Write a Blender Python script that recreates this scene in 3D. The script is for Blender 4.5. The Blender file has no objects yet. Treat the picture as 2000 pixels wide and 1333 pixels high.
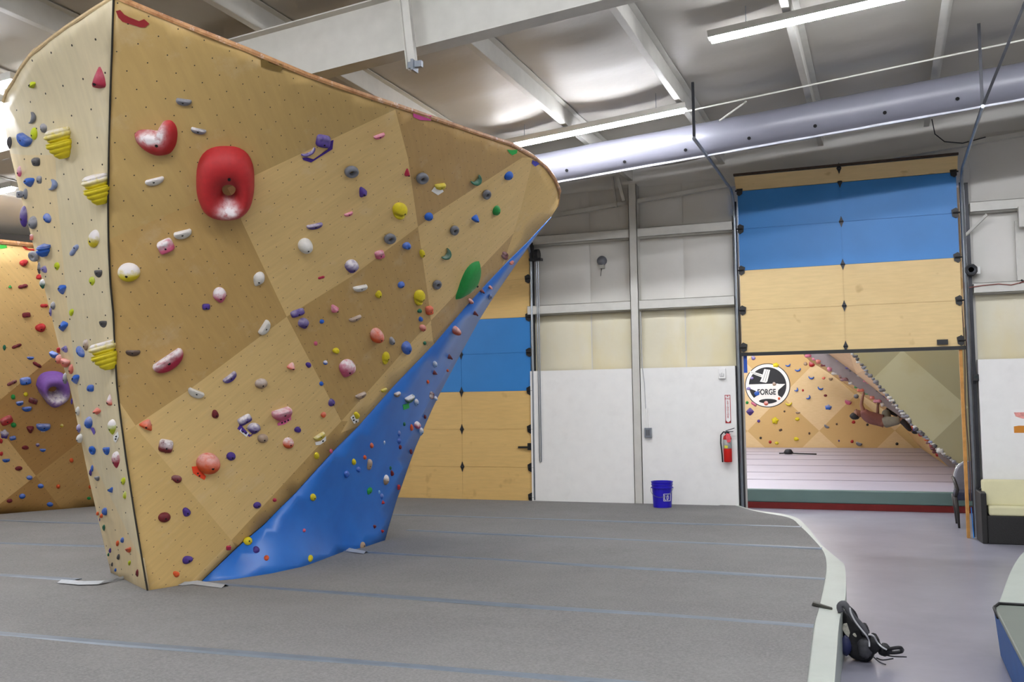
import bpy, bmesh, math, random
import numpy as np
from mathutils import Vector, Matrix
from mathutils.geometry import delaunay_2d_cdt
random.seed(7)
S = bpy.context.scene
COL = S.collection
PI = math.pi
# ------------------------------------------------------------------ camera
FPX = 1897.83
YAW, PIT, ROL = -0.365164, 0.060863, -0.0148838
CAMZ = 1.97
def _rot():
    cy, sy = math.cos(YAW), math.sin(YAW); cp, sp = math.cos(PIT), math.sin(PIT); cr, sr = math.cos(ROL), math.sin(ROL)
    F = np.array([sy*cp, cy*cp, sp]); Rr = np.array([cy, -sy, 0.]); U = np.cross(Rr, F)
    return cr*Rr+sr*U, -sr*Rr+cr*U, F
CR, CU, CF = _rot()
CAM = np.array([0, 0, CAMZ])
def ray(u, v): return CR*((u-1000)/FPX)-CU*((v-666.5)/FPX)+CF      # the survey ray: depth along the axis = 1
def onz(u, v, z): d = ray(u, v); return CAM+d*((z-CAMZ)/d[2])
def ony(u, v, y=14.859): d = ray(u, v); return CAM+d*(y/d[1])
def onx(u, v, x): d = ray(u, v); return CAM+d*(x/d[0])
def depth(p): return float((np.asarray(p)-CAM)@CF)
cam = bpy.data.objects.new('camera', bpy.data.cameras.new('camera')); COL.objects.link(cam)
cam.data.sensor_width = 36; cam.data.lens = FPX/2000*36; cam.data.clip_start = .05; cam.data.clip_end = 200
M = Matrix.Identity(4)
for i in range(3):
    M[i][0] = CR[i]; M[i][1] = CU[i]; M[i][2] = -CF[i]; M[i][3] = CAM[i]
cam.matrix_world = M
S.camera = cam
WY = 14.859                                                            # inner plane of the back wall
def roof(x): return 5.50+.0849*(x+4.891)                               # underside of the roof liner
# ------------------------------------------------------------------ objects
def tag(o, label=None, cat=None, group=None, kind=None):
    if label: o['label'] = label
    if cat: o['category'] = cat
    if group: o['group'] = group
    if kind: o['kind'] = kind
    return o
def empty(name, loc=(0, 0, 0), label=None, cat=None, group=None, kind=None):
    o = bpy.data.objects.new(name, None); o.empty_display_size = .1; COL.objects.link(o); o.location = loc
    return tag(o, label, cat, group, kind)
class MB:
    def __init__(s): s.v = []; s.f = []; s.m = []; s.uv = {}
    def add(s, vs, fs, mi=0):
        n = len(s.v); s.v += [tuple(map(float, q)) for q in vs]
        for f in fs: s.f.append(tuple(n+i for i in f)); s.m.append(mi)
        return n
    def box(s, a, b, mi=0):
        (x0, y0, z0), (x1, y1, z1) = a, b
        return s.add([(x0,y0,z0),(x1,y0,z0),(x1,y1,z0),(x0,y1,z0),(x0,y0,z1),(x1,y0,z1),(x1,y1,z1),(x0,y1,z1)],
              [(0,3,2,1),(4,5,6,7),(0,1,5,4),(1,2,6,5),(2,3,7,6),(3,0,4,7)], mi)
    def hexa(s, p, mi=0):                                              # eight corners, order as in box
        return s.add(p, [(0,3,2,1),(4,5,6,7),(0,1,5,4),(1,2,6,5),(2,3,7,6),(3,0,4,7)], mi)
    def bar(s, a, b, w, h, up=(0, 0, 1), mi=0):                        # rectangular bar from a to b
        a = Vector(a); b = Vector(b); d = (b-a).normalized(); up = Vector(up)
        x = d.cross(up)
        if x.length < 1e-4: x = d.cross(Vector((1, 0, 0)))
        x.normalize(); y = x.cross(d)
        x *= w/2; y *= h/2
        return s.hexa([a-x-y, a+x-y, b+x-y, b-x-y, a-x+y, a+x+y, b+x+y, b-x+y], mi)
    def tube(s, pts, r, n=8, mi=0, closed=False, caps=True):
        pts = [Vector(p) for p in pts]; k = len(pts)
        rs = r if isinstance(r, (list, tuple)) else [r]*k
        t0 = (pts[1]-pts[0]).normalized(); ref = Vector((0, 0, 1)) if abs(t0.z) < .9 else Vector((1, 0, 0))
        vs = []; x = t0.cross(ref).normalized()
        for i, p in enumerate(pts):
            if closed: t = pts[(i+1) % k]-pts[i-1]
            else: t = pts[min(i+1, k-1)]-pts[max(i-1, 0)]
            t.normalize(); x = (x-t*x.dot(t)).normalized(); y = t.cross(x)
            for j in range(n):
                a = 2*PI*j/n; vs.append(p+(x*math.cos(a)+y*math.sin(a))*rs[i])
        fs = []
        for i in range(k if closed else k-1):
            for j in range(n):
                a = i*n+j; b = i*n+(j+1) % n; c = ((i+1) % k)*n+(j+1) % n; d = ((i+1) % k)*n+j
                fs.append((a, b, c, d))
        if caps and not closed: fs += [tuple(range(n-1, -1, -1)), tuple((k-1)*n+j for j in range(n))]
        return s.add(vs, fs, mi)
    def lathe(s, prof, c=(0, 0, 0), n=24, mi=0, ax='z'):               # prof: (r, z) pairs
        vs = []
        for r, z in prof:
            for j in range(n):
                a = 2*PI*j/n; q = (r*math.cos(a), r*math.sin(a), z)
                if ax == 'y': q = (q[0], q[2], q[1])
                if ax == 'x': q = (q[2], q[0], q[1])
                vs.append((q[0]+c[0], q[1]+c[1], q[2]+c[2]))
        fs = [(i*n+j, i*n+(j+1) % n, (i+1)*n+(j+1) % n, (i+1)*n+j) for i in range(len(prof)-1) for j in range(n)]
        fs += [tuple(range(n-1, -1, -1)), tuple((len(prof)-1)*n+j for j in range(n))]
        return s.add(vs, fs, mi)
    def prism(s, loop, vec, mi=0):                                     # loop of 3-D points swept by vec
        k = len(loop); vec = np.asarray(vec, float)
        vs = [np.asarray(p, float) for p in loop]+[np.asarray(p, float)+vec for p in loop]
        fs = [tuple(range(k-1, -1, -1)), tuple(range(k, 2*k))]+[(i, (i+1) % k, k+(i+1) % k, k+i) for i in range(k)]
        return s.add(vs, fs, mi)
    def build(s, name, mats, parent=None, smooth=False, bevel=0, seg=2, fix=True, uv=None):
        me = bpy.data.meshes.new(name); me.from_pydata(s.v, [], s.f)
        for m in (mats if isinstance(mats, (list, tuple)) else [mats]): me.materials.append(m)
        for p, m in zip(me.polygons, s.m): p.material_index = m; p.use_smooth = smooth
        if uv is not None:
            l = me.uv_layers.new(name='UVMap')
            for i, lp in enumerate(me.loops): l.data[i].uv = uv[lp.vertex_index]
        if fix:
            b = bmesh.new(); b.from_mesh(me); bmesh.ops.recalc_face_normals(b, faces=b.faces); b.to_mesh(me); b.free()
        me.update()
        o = bpy.data.objects.new(name, me); COL.objects.link(o)
        if parent is not None:
            o.parent = parent; o.matrix_parent_inverse = Matrix.Translation(-Vector(parent_world(parent)))
        if bevel:
            md = o.modifiers.new('edge', 'BEVEL'); md.width = bevel; md.segments = seg; md.limit_method = 'ANGLE'; md.angle_limit = .6
        return o
def parent_world(p):
    v = Vector((0, 0, 0)); q = p
    while q is not None: v += q.location; q = q.parent
    return v
# ------------------------------------------------------------------ materials
def lin(c):
    if isinstance(c, str): c = tuple(int(c[i:i+2], 16)/255 for i in (0, 2, 4))
    return tuple(x/12.92 if x <= .04045 else ((x+.055)/1.055)**2.4 for x in c)+(1,)
MATS = {}
class NT:
    def __init__(s, name):
        s.m = bpy.data.materials.new(name); s.m.use_nodes = True; s.t = s.m.node_tree; s.N = s.t.nodes; s.L = s.t.links
        s.b = s.N['Principled BSDF']
    def n(s, typ, **kw):
        o = s.N.new(typ)
        for k, v in kw.items():
            if k in o.inputs: o.inputs[k].default_value = v
            else: setattr(o, k, v)
        return o
    def l(s, a, b): s.L.new(a, b)
    def mix(s, fac, a, b, mode='MIX'):
        o = s.n('ShaderNodeMix', data_type='RGBA', blend_type=mode)
        for sock, v in ((o.inputs[0], fac), (o.inputs[6], a), (o.inputs[7], b)):
            if hasattr(v, 'is_output'): s.l(v, sock)
            else: sock.default_value = v
        return o.outputs[2]
    def math(s, op, a, b=None, c=None):
        o = s.n('ShaderNodeMath', operation=op)
        for i, v in enumerate((a, b, c)):
            if v is None: continue
            if hasattr(v, 'is_output'): s.l(v, o.inputs[i])
            else: o.inputs[i].default_value = v
        return o.outputs[0]
    def noise(s, scale, vec=None, detail=4, rough=.55):
        o = s.n('ShaderNodeTexNoise'); o.inputs['Scale'].default_value = scale; o.inputs['Detail'].default_value = detail; o.inputs['Roughness'].default_value = rough
        if vec is not None: s.l(vec, o.inputs['Vector'])
        return o.outputs['Fac']
    def ramp(s, fac, lo, hi):
        o = s.n('ShaderNodeMapRange'); o.inputs[1].default_value = lo; o.inputs[2].default_value = hi; s.l(fac, o.inputs[0]); return o.outputs[0]
    def scale(s, vec, xyz, rot=(0, 0, 0)):
        o = s.n('ShaderNodeMapping'); s.l(vec, o.inputs[0]); o.inputs['Scale'].default_value = xyz; o.inputs['Rotation'].default_value = rot; return o.outputs[0]
    def obj(s): return s.n('ShaderNodeTexCoord').outputs['Object']
    def uv(s): return s.n('ShaderNodeUVMap').outputs[0]
    def bump(s, h, strength=.3, dist=.01):
        o = s.n('ShaderNodeBump'); o.inputs['Strength'].default_value = strength; o.inputs['Distance'].default_value = dist
        s.l(h, o.inputs['Height']); s.l(o.outputs[0], s.b.inputs['Normal'])
    def base(s, v):
        if hasattr(v, 'is_output'): s.l(v, s.b.inputs['Base Color'])
        else: s.b.inputs['Base Color'].default_value = v
def mat(name, col, rough=.6, metal=0, var=.12, sc=6, bump=0, bsc=60, spec=.5, dirt=None, coat=0):
    if name in MATS: return MATS[name]
    t = NT(name); c = lin(col); v = t.obj()
    n = t.noise(sc, v)
    dk = tuple(x*(1-var) for x in c[:3])+(1,); lt = tuple(min(1, x*(1+var)) for x in c[:3])+(1,)
    out = t.mix(t.ramp(n, .3, .7), dk, lt)
    if dirt:
        out = t.mix(t.math('MULTIPLY', t.ramp(t.noise(dirt[1], v, 6), .55, .75), dirt[2]), out, lin(dirt[0]))
    t.base(out)
    t.b.inputs['Roughness'].default_value = rough; t.b.inputs['Metallic'].default_value = metal
    t.b.inputs['Specular IOR Level'].default_value = spec; t.b.inputs['Coat Weight'].default_value = coat
    if bump: t.bump(t.noise(bsc, v), bump, .01)
    MATS[name] = t.m; return t.m
def emit(name, col, strength):
    if name in MATS: return MATS[name]
    t = NT(name); t.b.inputs['Base Color'].default_value = lin(col); t.b.inputs['Emission Color'].default_value = lin(col)
    t.b.inputs['Emission Strength'].default_value = strength; MATS[name] = t.m; return t.m
def ply(name, col, grain=(1, 9), holes=.1271, rough=.5, smear=.25, uvmap=True, knots=0.):
    """birch plywood: long grain, faint cloudy figure, chalk wear, and a square grid of bolt holes (in metres of the sheet)"""
    if name in MATS: return MATS[name]
    t = NT(name); c = lin(col); v = t.uv() if uvmap else t.obj()
    g = t.noise(3.2, t.scale(v, (grain[0], grain[1], 1) if uvmap else (grain[0], 1, grain[1])), 6, .6)
    g2 = t.noise(1.1, t.scale(v, (1, 2.2, 1)), 3)
    dk = tuple(x*.925 for x in c[:3])+(1,); lt = tuple(min(1, x*1.05) for x in c[:3])+(1,)
    out = t.mix(t.ramp(g, .3, .72), dk, lt)
    out = t.mix(t.math('MULTIPLY', t.ramp(g2, .5, .8), .35), out, tuple(x*f for x, f in zip(c[:3], (.78, .72, .6)))+(1,))
    if smear:
        out = t.mix(t.math('MULTIPLY', t.ramp(t.noise(2.4, v, 7, .7), .56, .78), smear), out, lin('d8d0bd'))
    if knots:
        out = t.mix(t.math('MULTIPLY', t.ramp(t.noise(4, t.scale(v, (1, 3, 1)), 2), .66, .76), knots), out, lin('9a6a30'))
    if holes:
        s = t.n('ShaderNodeVectorMath', operation='SCALE'); t.l(v, s.inputs[0]); s.inputs[3].default_value = 1/holes
        f = t.n('ShaderNodeVectorMath', operation='FRACTION'); t.l(s.outputs[0], f.inputs[0])
        d = t.n('ShaderNodeVectorMath', operation='SUBTRACT'); t.l(f.outputs[0], d.inputs[0]); d.inputs[1].default_value = (.5, .5, 0)
        mk = t.n('ShaderNodeVectorMath', operation='MULTIPLY'); t.l(d.outputs[0], mk.inputs[0]); mk.inputs[1].default_value = (1, 1, 0)
        le = t.n('ShaderNodeVectorMath', operation='LENGTH'); t.l(mk.outputs[0], le.inputs[0])
        hole = t.math('LESS_THAN', le.outputs['Value'], .034)
        out = t.mix(hole, out, lin('1c160e'))
    t.base(out); t.b.inputs['Roughness'].default_value = rough
    t.bump(g, .05, .004)
    MATS[name] = t.m; return t.m
white_steel = mat('white_painted_steel', 'cbc9c1', .5, var=.05)
dark_steel = mat('dark_steel', '35363a', .45, .6, var=.2)
galv = mat('galvanised_steel', '8f959c', .35, .85, var=.12)
black_pl = mat('black_plastic', '151517', .5, var=.1)
# ------------------------------------------------------------------ shell
def make_liner(name, col, stain=None, amp=.02):
    t = NT(name); v = t.obj()
    n = t.noise(.9, v, 5); c = lin(col)
    out = t.mix(t.ramp(n, .3, .75), tuple(x*.88 for x in c[:3])+(1,), c)
    if stain: out = t.mix(t.math('MULTIPLY', t.ramp(t.noise(1.6, t.scale(v, (1, 1, .5)), 4), .45, .7), .55), out, lin(stain))
    t.base(out); t.b.inputs['Roughness'].default_value = .55
    t.bump(t.noise(3, v, 3), .25, .03)
    MATS[name] = t.m; return t.m
liner = make_liner('white_vinyl_liner', 'dedbd4')
liner_y = make_liner('yellowed_vinyl_liner', 'e6dfc6', 'dfcf98')
white_board = mat('white_painted_board', 'efeeea', .55, var=.02, dirt=('d6d4cf', 5, .2))
# concrete floor
t = NT('sealed_concrete'); v = t.obj()
n1 = t.noise(1.3, v, 7, .65); n2 = t.noise(14, v, 5); n3 = t.noise(.7, t.scale(v, (1, 1.6, 1)), 6, .7)
o_ = t.mix(t.ramp(n1, .3, .75), lin('878692'), lin('9b9aa5'))
o_ = t.mix(t.math('MULTIPLY', t.ramp(n3, .6, .8), .3), o_, lin('c2c1c8'))
o_ = t.mix(t.math('MULTIPLY', t.ramp(n2, .55, .8), .15), o_, lin('7c7b84'))
t.base(o_); t.b.inputs['Roughness'].default_value = .3; t.bump(n2, .03, .004); concrete = t.m
b = MB(); b.box((-18, -6, -.2), (9, 36, 0)); f_ = b.build('floor', concrete)
tag(f_, 'smooth lavender grey sealed concrete floor', 'floor', kind='structure')
# ceiling: liner sagging a little between the purlins, with cross seams
PUR = [-3.60+1.44*k for k in range(-9, 9)]
b = MB(); xs = np.arange(-17, 9.01, .16); ys = np.arange(-6, 34.1, .19)
vs = []
for y in ys:
    for x in xs:
        k = (x+3.6)/1.44; fr = k-math.floor(k)
        q0 = (y/1.52+.37*math.floor(k)*0) % 1; sag = -.10*math.sin(PI*fr)**.7*(.35+.65*math.sin(PI*q0)**.8)*(.8+.3*math.sin(1.3*math.floor(k)+2.2*math.floor(y/1.52)))
        q = (y/1.52) % 1; sag += .03*(1-abs(2*q-1))**6
        vs.append((x, y, roof(x)+sag+.02))
nx = len(xs); fs = [(j*nx+i, j*nx+i+1, (j+1)*nx+i+1, (j+1)*nx+i) for j in range(len(ys)-1) for i in range(nx-1)]
b.add(vs, fs); n0 = len(vs)
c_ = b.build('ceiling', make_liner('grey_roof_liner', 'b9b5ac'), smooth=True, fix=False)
tag(c_, 'white vinyl insulation liner sagging under the sloping roof', 'ceiling', kind='structure')
b = MB(); b.hexa([(-17, -6, roof(-17)+.15), (9, -6, roof(9)+.15), (9, 34.5, roof(9)+.15), (-17, 34.5, roof(-17)+.15), (-17, -6, roof(-17)+.25), (9, -6, roof(9)+.25), (9, 34.5, roof(9)+.25), (-17, 34.5, roof(-17)+.25)])
o = b.build('ceiling_roof_deck', white_steel); tag(o, 'roof deck above the white liner', 'roof', kind='structure')
for k, x in enumerate(PUR):                                            # Z purlins, hall side
    if x < -12 or x > 5: continue
    b = MB(); z = roof(x)
    b.bar((x, -5, z-.1), (x, WY, z-.1), .006, .2)
    b.bar((x-.035, -5, z-.2), (x-.035, WY, z-.2), .07, .006); b.bar((x+.035, -5, z-.004), (x+.035, WY, z-.004), .07, .006)
    o = b.build('ceiling_beam', white_steel); tag(o, 'white Z-shaped roof purlin running toward the back wall', 'roof purlin', 'roof purlins', 'structure')
# sag straps across the purlins
def rafter(y, name, lab):
    b = MB()
    def at(x, dz): return (x, y, roof(x)-.2+dz)
    x0, x1 = -15.5, 8.5
    def slab(za, zb, w):
        b.hexa([(x0, y-w/2, roof(x0)-.2+za), (x1, y-w/2, roof(x1)-.2+za), (x1, y+w/2, roof(x1)-.2+za), (x0, y+w/2, roof(x0)-.2+za),
                (x0, y-w/2, roof(x0)-.2+zb), (x1, y-w/2, roof(x1)-.2+zb), (x1, y+w/2, roof(x1)-.2+zb), (x0, y+w/2, roof(x0)-.2+zb)])
    slab(-.012, 0, .18); slab(-.50, -.012, .008); slab(-.512, -.50, .18)
    o = b.build(name, white_steel); return tag(o, lab, 'steel beam', kind='structure')
rafter(7.19, 'beam_main', 'deep white steel I-beam crossing above the climbing wall')
rafter(WY-.12, 'beam_gable', 'white steel rafter along the top of the back wall') if False else None
# back wall with two door openings
b = MB()
def wallbox(x0, x1, z0, z1f):
    z10 = z1f if not callable(z1f) else z1f(x0); z11 = z1f if not callable(z1f) else z1f(x1)
    b.hexa([(x0, WY+.03, z0), (x1, WY+.03, z0), (x1, WY+.2, z0), (x0, WY+.2, z0), (x0, WY+.03, z10), (x1, WY+.03, z11), (x1, WY+.2, z11), (x0, WY+.2, z10)])
top = lambda x: roof(x)+.1
D1 = (-8.45, -5.36); D2 = (-1.99, 1.09)
wallbox(-15, D1[0], 0, top); wallbox(D1[1], D2[0], 0, top); wallbox(D2[1], 8, 0, top)
wallbox(D1[0], D1[1], 4.6, top); wallbox(D2[0], D2[1], 4.9, top)
w_ = b.build('wall_back', liner); tag(w_, 'back wall lined with white vinyl insulation', 'wall', kind='structure')
# billowing insulation bays between girts (liner panels with seams)
def bay(x0, x1, z0, z1, m, lab, n):
    b = MB(); nx, nz = 14, 12; vs = []
    for j in range(nz+1):
        for i in range(nx+1):
            a = i/nx; c = j/nz
            bul = .05*(math.sin(PI*a)**.35)*(math.sin(PI*c)**.4)
            vs.append((x0+(x1-x0)*a, WY+.025-bul, z0+(z1-z0)*c))
    b.add(vs, [(j*(nx+1)+i, j*(nx+1)+i+1, (j+1)*(nx+1)+i+1, (j+1)*(nx+1)+i) for j in range(nz) for i in range(nx)])
    o = b.build('wall_back_liner_bay', m, smooth=True, fix=False); return tag(o, lab, 'wall liner', kind='structure', group='insulation bays on the back wall')
COLX = -3.56
seams = [-5.34, -4.33, COLX, -2.83, -2.03]
names = ['left of the middle column, outer', 'left of the middle column, inner', 'right of the middle column, inner', 'right of the middle column, beside the raised door']
for (z0, z1, m, hl) in ((2.42, 3.33, liner_y, 'yellowed insulation bay above the white boards'), (3.49, 4.46, liner, 'white insulation bay between the girts'), (4.61, 5.3, liner, 'white insulation bay above the upper girt')):
    for k in range(4): bay(seams[k]+.008, seams[k+1]-.008, z0, z1, m, hl+', '+names[k], k)
for (z0, z1, m, hl) in ((2.42, 3.33, liner_y, 'yellowed insulation bay right of the raised door'), (3.49, 4.46, liner, 'white insulation bay right of the raised door with speaker'), (4.61, 5.6, liner, 'white insulation bay at top right of the raised door')):
    bay(1.22, 3.4, z0, z1, m, hl, 0)
def trim(k, lab, b, m=white_steel, cat='wall trim', bevel=0):
    o = b.build('trim_%d' % k, m, bevel=bevel); return tag(o, lab, cat, kind='structure')
k = 1
for zc, nm in ((3.41, 'lower'), (4.535, 'upper')):
    for x0, x1, sd in ((D1[1]+.03, D2[0]-.06, 'between the two overhead doors'), (D2[1]+.1, 7.5, 'right of the raised door')):
        b = MB()
        b.box((x0, WY-.20, zc-.07), (x1, WY+.02, zc-.064)); b.box((x0, WY-.2, zc-.07), (x1, WY-.194, zc+.07)); b.box((x0, WY-.2, zc+.064), (x1, WY+.02, zc+.07))
        trim(k, '%s white wall girt %s' % (nm, sd), b, cat='wall girt'); k += 1
b = MB(); b.box((COLX-.065, WY-.23, 0), (COLX+.065, WY-.222, 5.3)); b.box((COLX-.065, WY-.23, 0), (COLX-.056, WY-.19, 5.3)); b.box((COLX+.056, WY-.23, 0), (COLX+.065, WY-.19, 5.3)); b.box((COLX-.05, WY-.222, 0), (COLX+.05, WY+.02, 5.3))
trim(k, 'white steel column in the middle of the back wall', b, cat='column'); k += 1
for x, lab in ((D2[0]-.05, 'dark steel door jamb left of the raised door'), (D1[1]+.02, 'dark steel jamb right of the closed door')):
    b = MB(); b.box((x-.02, WY-.1, 0), (x+.045, WY+.22, 4.7)); trim(k, lab, b, dark_steel, 'door jamb'); k += 1
b = MB(); b.box((D2[1]+.04, WY-.1, 0), (D2[1]+.09, WY+.22, 4.9)); trim(k, 'dark steel door jamb right of the raised door', b, dark_steel, 'door jamb'); k += 1
# rake channel on the wall under the roof
b = MB(); b.bar((-14, WY-.05, roof(-14)-.56), (7.5, WY-.05, roof(7.5)-.56), .1, .06); trim(k, 'sloping white steel channel along the top of the back wall', b, cat='wall trim'); k += 1
for x0, x1, lab in ((D1[1]+.06, COLX-.002, 'white painted board left of the middle column'), (COLX+.002, D2[0]-.075, 'white painted board with fire extinguisher'), (D2[1]+.11, 3.6, 'white painted board behind the sofa')):
    b = MB(); b.box((x0, WY-.205, 0), (x1, WY-.02, 2.43)); o = b.build('trim_%d' % k, white_board); tag(o, lab, 'wall board', kind='structure'); k += 1
TRIMN = k
# left wall and right wall far outside, close the room
b = MB(); b.box((-15.2, -6, 0), (-15, WY, roof(-15)+.2)); o = b.build('wall_left', liner); tag(o, 'left side wall of the hall behind the climbing wall', 'wall', kind='structure')
b = MB(); b.box((8, -6, 0), (8.2, 34, roof(8)+.2)); o = b.build('wall_right', liner); tag(o, 'right side wall of the hall, outside the frame', 'wall', kind='structure')
b = MB(); b.hexa([(-15, -6.2, 0), (8, -6.2, 0), (8, -6, 0), (-15, -6, 0), (-15, -6.2, roof(-15)+.2), (8, -6.2, roof(8)+.2), (8, -6, roof(8)+.2), (-15, -6, roof(-15)+.2)])
o = b.build('wall_front', liner); tag(o, 'end wall of the hall behind the camera', 'wall', kind='structure')
# ------------------------------------------------------------------ climbing walls as surveyed surfaces
def tps(P, V, lam=1e-6):
    P = np.asarray(P, float)/500; V = np.asarray(V, float); n = len(P)
    r = np.linalg.norm(P[:, None]-P[None], axis=2); K = np.where(r > 0, r*r*np.log(r+1e-12), 0)+lam*np.eye(n)
    A = np.zeros((n+3, n+3)); A[:n, :n] = K; A[:n, n] = 1; A[:n, n+1:] = P; A[n, :n] = 1; A[n+1:, :n] = P.T
    s = np.linalg.solve(A, np.concatenate([V, [0, 0, 0]]))
    def f(u, v):
        q = np.array([u, v], float)/500
        r = np.linalg.norm(q-P, axis=1); k = np.where(r > 0, r*r*np.log(r+1e-12), 0)
        return float(k@s[:n]+s[n]+q@s[n+1:])
    return f
_c = (0.11284982, -0.02648854, -0.02046945, -0.01730059, -0.01363329, 0.00788219)
def w_main(u, v):                                                      # inverse depth of the front face, fitted to its five-foot sheets
    a = (u-600)/500; b = (v-600)/500
    return _c[0]+_c[1]*a+_c[2]*b+_c[3]*a*a+_c[4]*a*b+_c[5]*b*b
def w_z(u, v, z): return 1/depth(onz(u, v, z))
ARETE = [(222, -4), (219, 90), (215, 200), (212, 330), (211, 400), (212, 480), (216, 560), (221, 610), (228, 750), (236, 820), (246, 895), (262, 1000), (277, 1090), (289, 1160)]
LSIL = [(8, 200), (7, 225), (10, 250), (20, 300), (32, 350), (45, 400), (58, 450), (70, 500), (86, 560), (101, 620), (113, 670), (125, 720), (136, 755), (146, 800), (155, 845), (166, 900), (179, 960), (193, 1020), (207, 1080), (218, 1122)]
LTOP = [(222, -4), (180, 22), (130, 55), (95, 81), (60, 110), (40, 138), (25, 165), (14, 182), (8, 200)]
MLIP = [(222, -4), (340, 45), (480, 100), (600, 150), (700, 185), (800, 218), (900, 252), (960, 272), (1000, 285), (1040, 308), (1065, 329), (1082, 352), (1091, 375), (1093, 388)]
EDGE = [(389, 1140), (461.5, 1070), (515, 1024.6), (578, 961.6), (653, 879), (700, 832.5), (770, 753), (848, 672), (914, 594), (954, 550), (992, 510), (1029, 474), (1077, 423)]
BSIL = [(1077, 423), (1059, 446), (1014, 508), (959, 588), (935, 627), (895, 700), (855.6, 775.6), (843, 802), (812, 873), (800, 905.6), (774, 980), (759, 1030), (751, 1060)]
P = [q for q in ARETE]; V = [w_main(*q) for q in ARETE]
for q, z in zip(LTOP[1:], (4.78, 4.73, 4.7, 4.66, 4.63, 4.6, 4.57, 4.55)): P.append(q); V.append(w_z(*q, z))
for q in ((218, 1122), (242, 1134), (265, 1147)): P.append(q); V.append(w_z(*q, .36))
w0 = w_z(8, 200, 4.55); w1 = w_z(218, 1122, .36)
for q in LSIL[2:-1]: P.append(q); a = (q[1]-200)/922; V.append(w0+(w1-w0)*a)
w_left = tps(P, V, 1e-5)
P = [q for q in EDGE]; V = [w_main(*q) for q in EDGE]
BBOT = [(389, 1143), (455, 1139), (525, 1127), (595, 1112), (647, 1092), (667, 1080), (715, 1075), (751, 1060)]
for q in BBOT[1:]: P.append(q); V.append(w_z(q[0], q[1]-3, .37))
w0 = w_main(1077, 423); w1 = w_z(751, 1057, .37)
for q in BSIL[1:-1]: P.append(q); a = (q[1]-423)/635; V.append((w0+(w1-w0)*a)/(1+.035*math.sin(PI*a)))
w_blue = tps(P, V, 8e-3)
def lift(wf, u, v, off=0.):
    d = ray(u, v); return CAM+d/wf(u, v)
def frame(wf, u, v):
    """point, right and up steps per pixel along the surface, outward normal"""
    p = lift(wf, u, v); a = (lift(wf, u+2, v)-lift(wf, u-2, v))/4; b = (lift(wf, u, v-2)-lift(wf, u, v+2))/4
    n = np.cross(a, b); n /= np.linalg.norm(n)
    if n@(CAM-p) < 0: n = -n
    return p, a, b, n
def inside(q, loop):
    x, y = q; c = False; j = len(loop)-1
    for i in range(len(loop)):
        xi, yi = loop[i]; xj, yj = loop[j]
        if (yi > y) != (yj > y) and x < (xj-xi)*(y-yi)/(yj-yi)+xi: c = not c
        j = i
    return c
def skin(name, loop, wf, seams, classify, mats, uvf, parent, step=26, thick=.02):
    vs = [Vector(q) for q in loop]; n = len(vs); es = [(i, (i+1) % n) for i in range(n)]
    for s in seams:
        pts = []
        for a, b in zip(s[:-1], s[1:]):
            k = max(1, int(math.hypot(b[0]-a[0], b[1]-a[1])/step))
            pts += [(a[0]+(b[0]-a[0])*i/k, a[1]+(b[1]-a[1])*i/k) for i in range(k)]
        pts.append(s[-1]); i0 = len(vs); vs += [Vector(q) for q in pts]; es += [(i0+i, i0+i+1) for i in range(len(pts)-1)]
    x0 = min(q[0] for q in loop); x1 = max(q[0] for q in loop); y0 = min(q[1] for q in loop); y1 = max(q[1] for q in loop)
    segs = [(vs[a], vs[b]) for a, b in es]
    for i, y in enumerate(np.arange(y0+step*.5, y1, step*.87)):
        for x in np.arange(x0+(step/2 if i % 2 else 0), x1, step):
            if not inside((x, y), loop): continue
            ok = True
            for a, b in segs:
                d = b-a; t = max(0, min(1, (Vector((x, y))-a).dot(d)/max(d.length_squared, 1e-9)))
                if (a+d*t-Vector((x, y))).length < step*.35: ok = False; break
            if ok: vs.append(Vector((float(x), float(y))))
    r = delaunay_2d_cdt(vs, es, [list(range(n))], 1, 1e-4)
    V2, F2 = r[0], r[2]
    pts = [lift(wf, q.x, q.y) for q in V2]
    b = MB(); b.add(pts, [tuple(f) for f in F2])
    for i, f in enumerate(F2):
        cx = sum(V2[j].x for j in f)/len(f); cy = sum(V2[j].y for j in f)/len(f); b.m[i] = classify(cx, cy)
    o = b.build(name, mats, parent, smooth=True, fix=False, uv=[uvf(q.x, q.y) for q in V2])
    bm = bmesh.new(); bm.from_mesh(o.data); bmesh.ops.recalc_face_normals(bm, faces=bm.faces)
    bm.faces.ensure_lookup_table(); f = bm.faces[0]
    if f.normal.dot(Vector(CAM)-f.calc_center_median()) < 0: bmesh.ops.reverse_faces(bm, faces=bm.faces)
    bm.to_mesh(o.data); bm.free()
    if thick:
        md = o.modifiers.new('sheet', 'SOLIDIFY'); md.thickness = thick; md.offset = -1; md.use_rim = True
    return o
def xat(poly, y): return float(np.interp(y, [q[1] for q in poly], [q[0] for q in poly]))
def yat(poly, x): return float(np.interp(x, [q[0] for q in poly], [q[1] for q in poly]))
M5 = [(205, 735), (233, 785), (276, 848), (452, 1056), (505, 1120)]
M1 = [(395, 290), (471, 430), (560, 619), (667, 823), (690, 866)]
M4 = [(768, 190), (772, 214), (797, 310), (816, 441), (836, 579), (847, 669)]
MC = [(1044, 300), (1040, 315), (1022, 390), (1003, 456), (975, 540)]
M3 = [(205, 470), (215, 467), (362, 405), (499, 342), (772, 214), (800, 200)]
M2 = [(200, 878), (242, 847), (372, 760), (560, 619), (690, 538), (818, 442), (849, 418), (1030, 302)]
M6 = [(330, 1180), (370, 1136), (452, 1056), (667, 823), (842, 626), (1003, 456), (1093, 366)]
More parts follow.
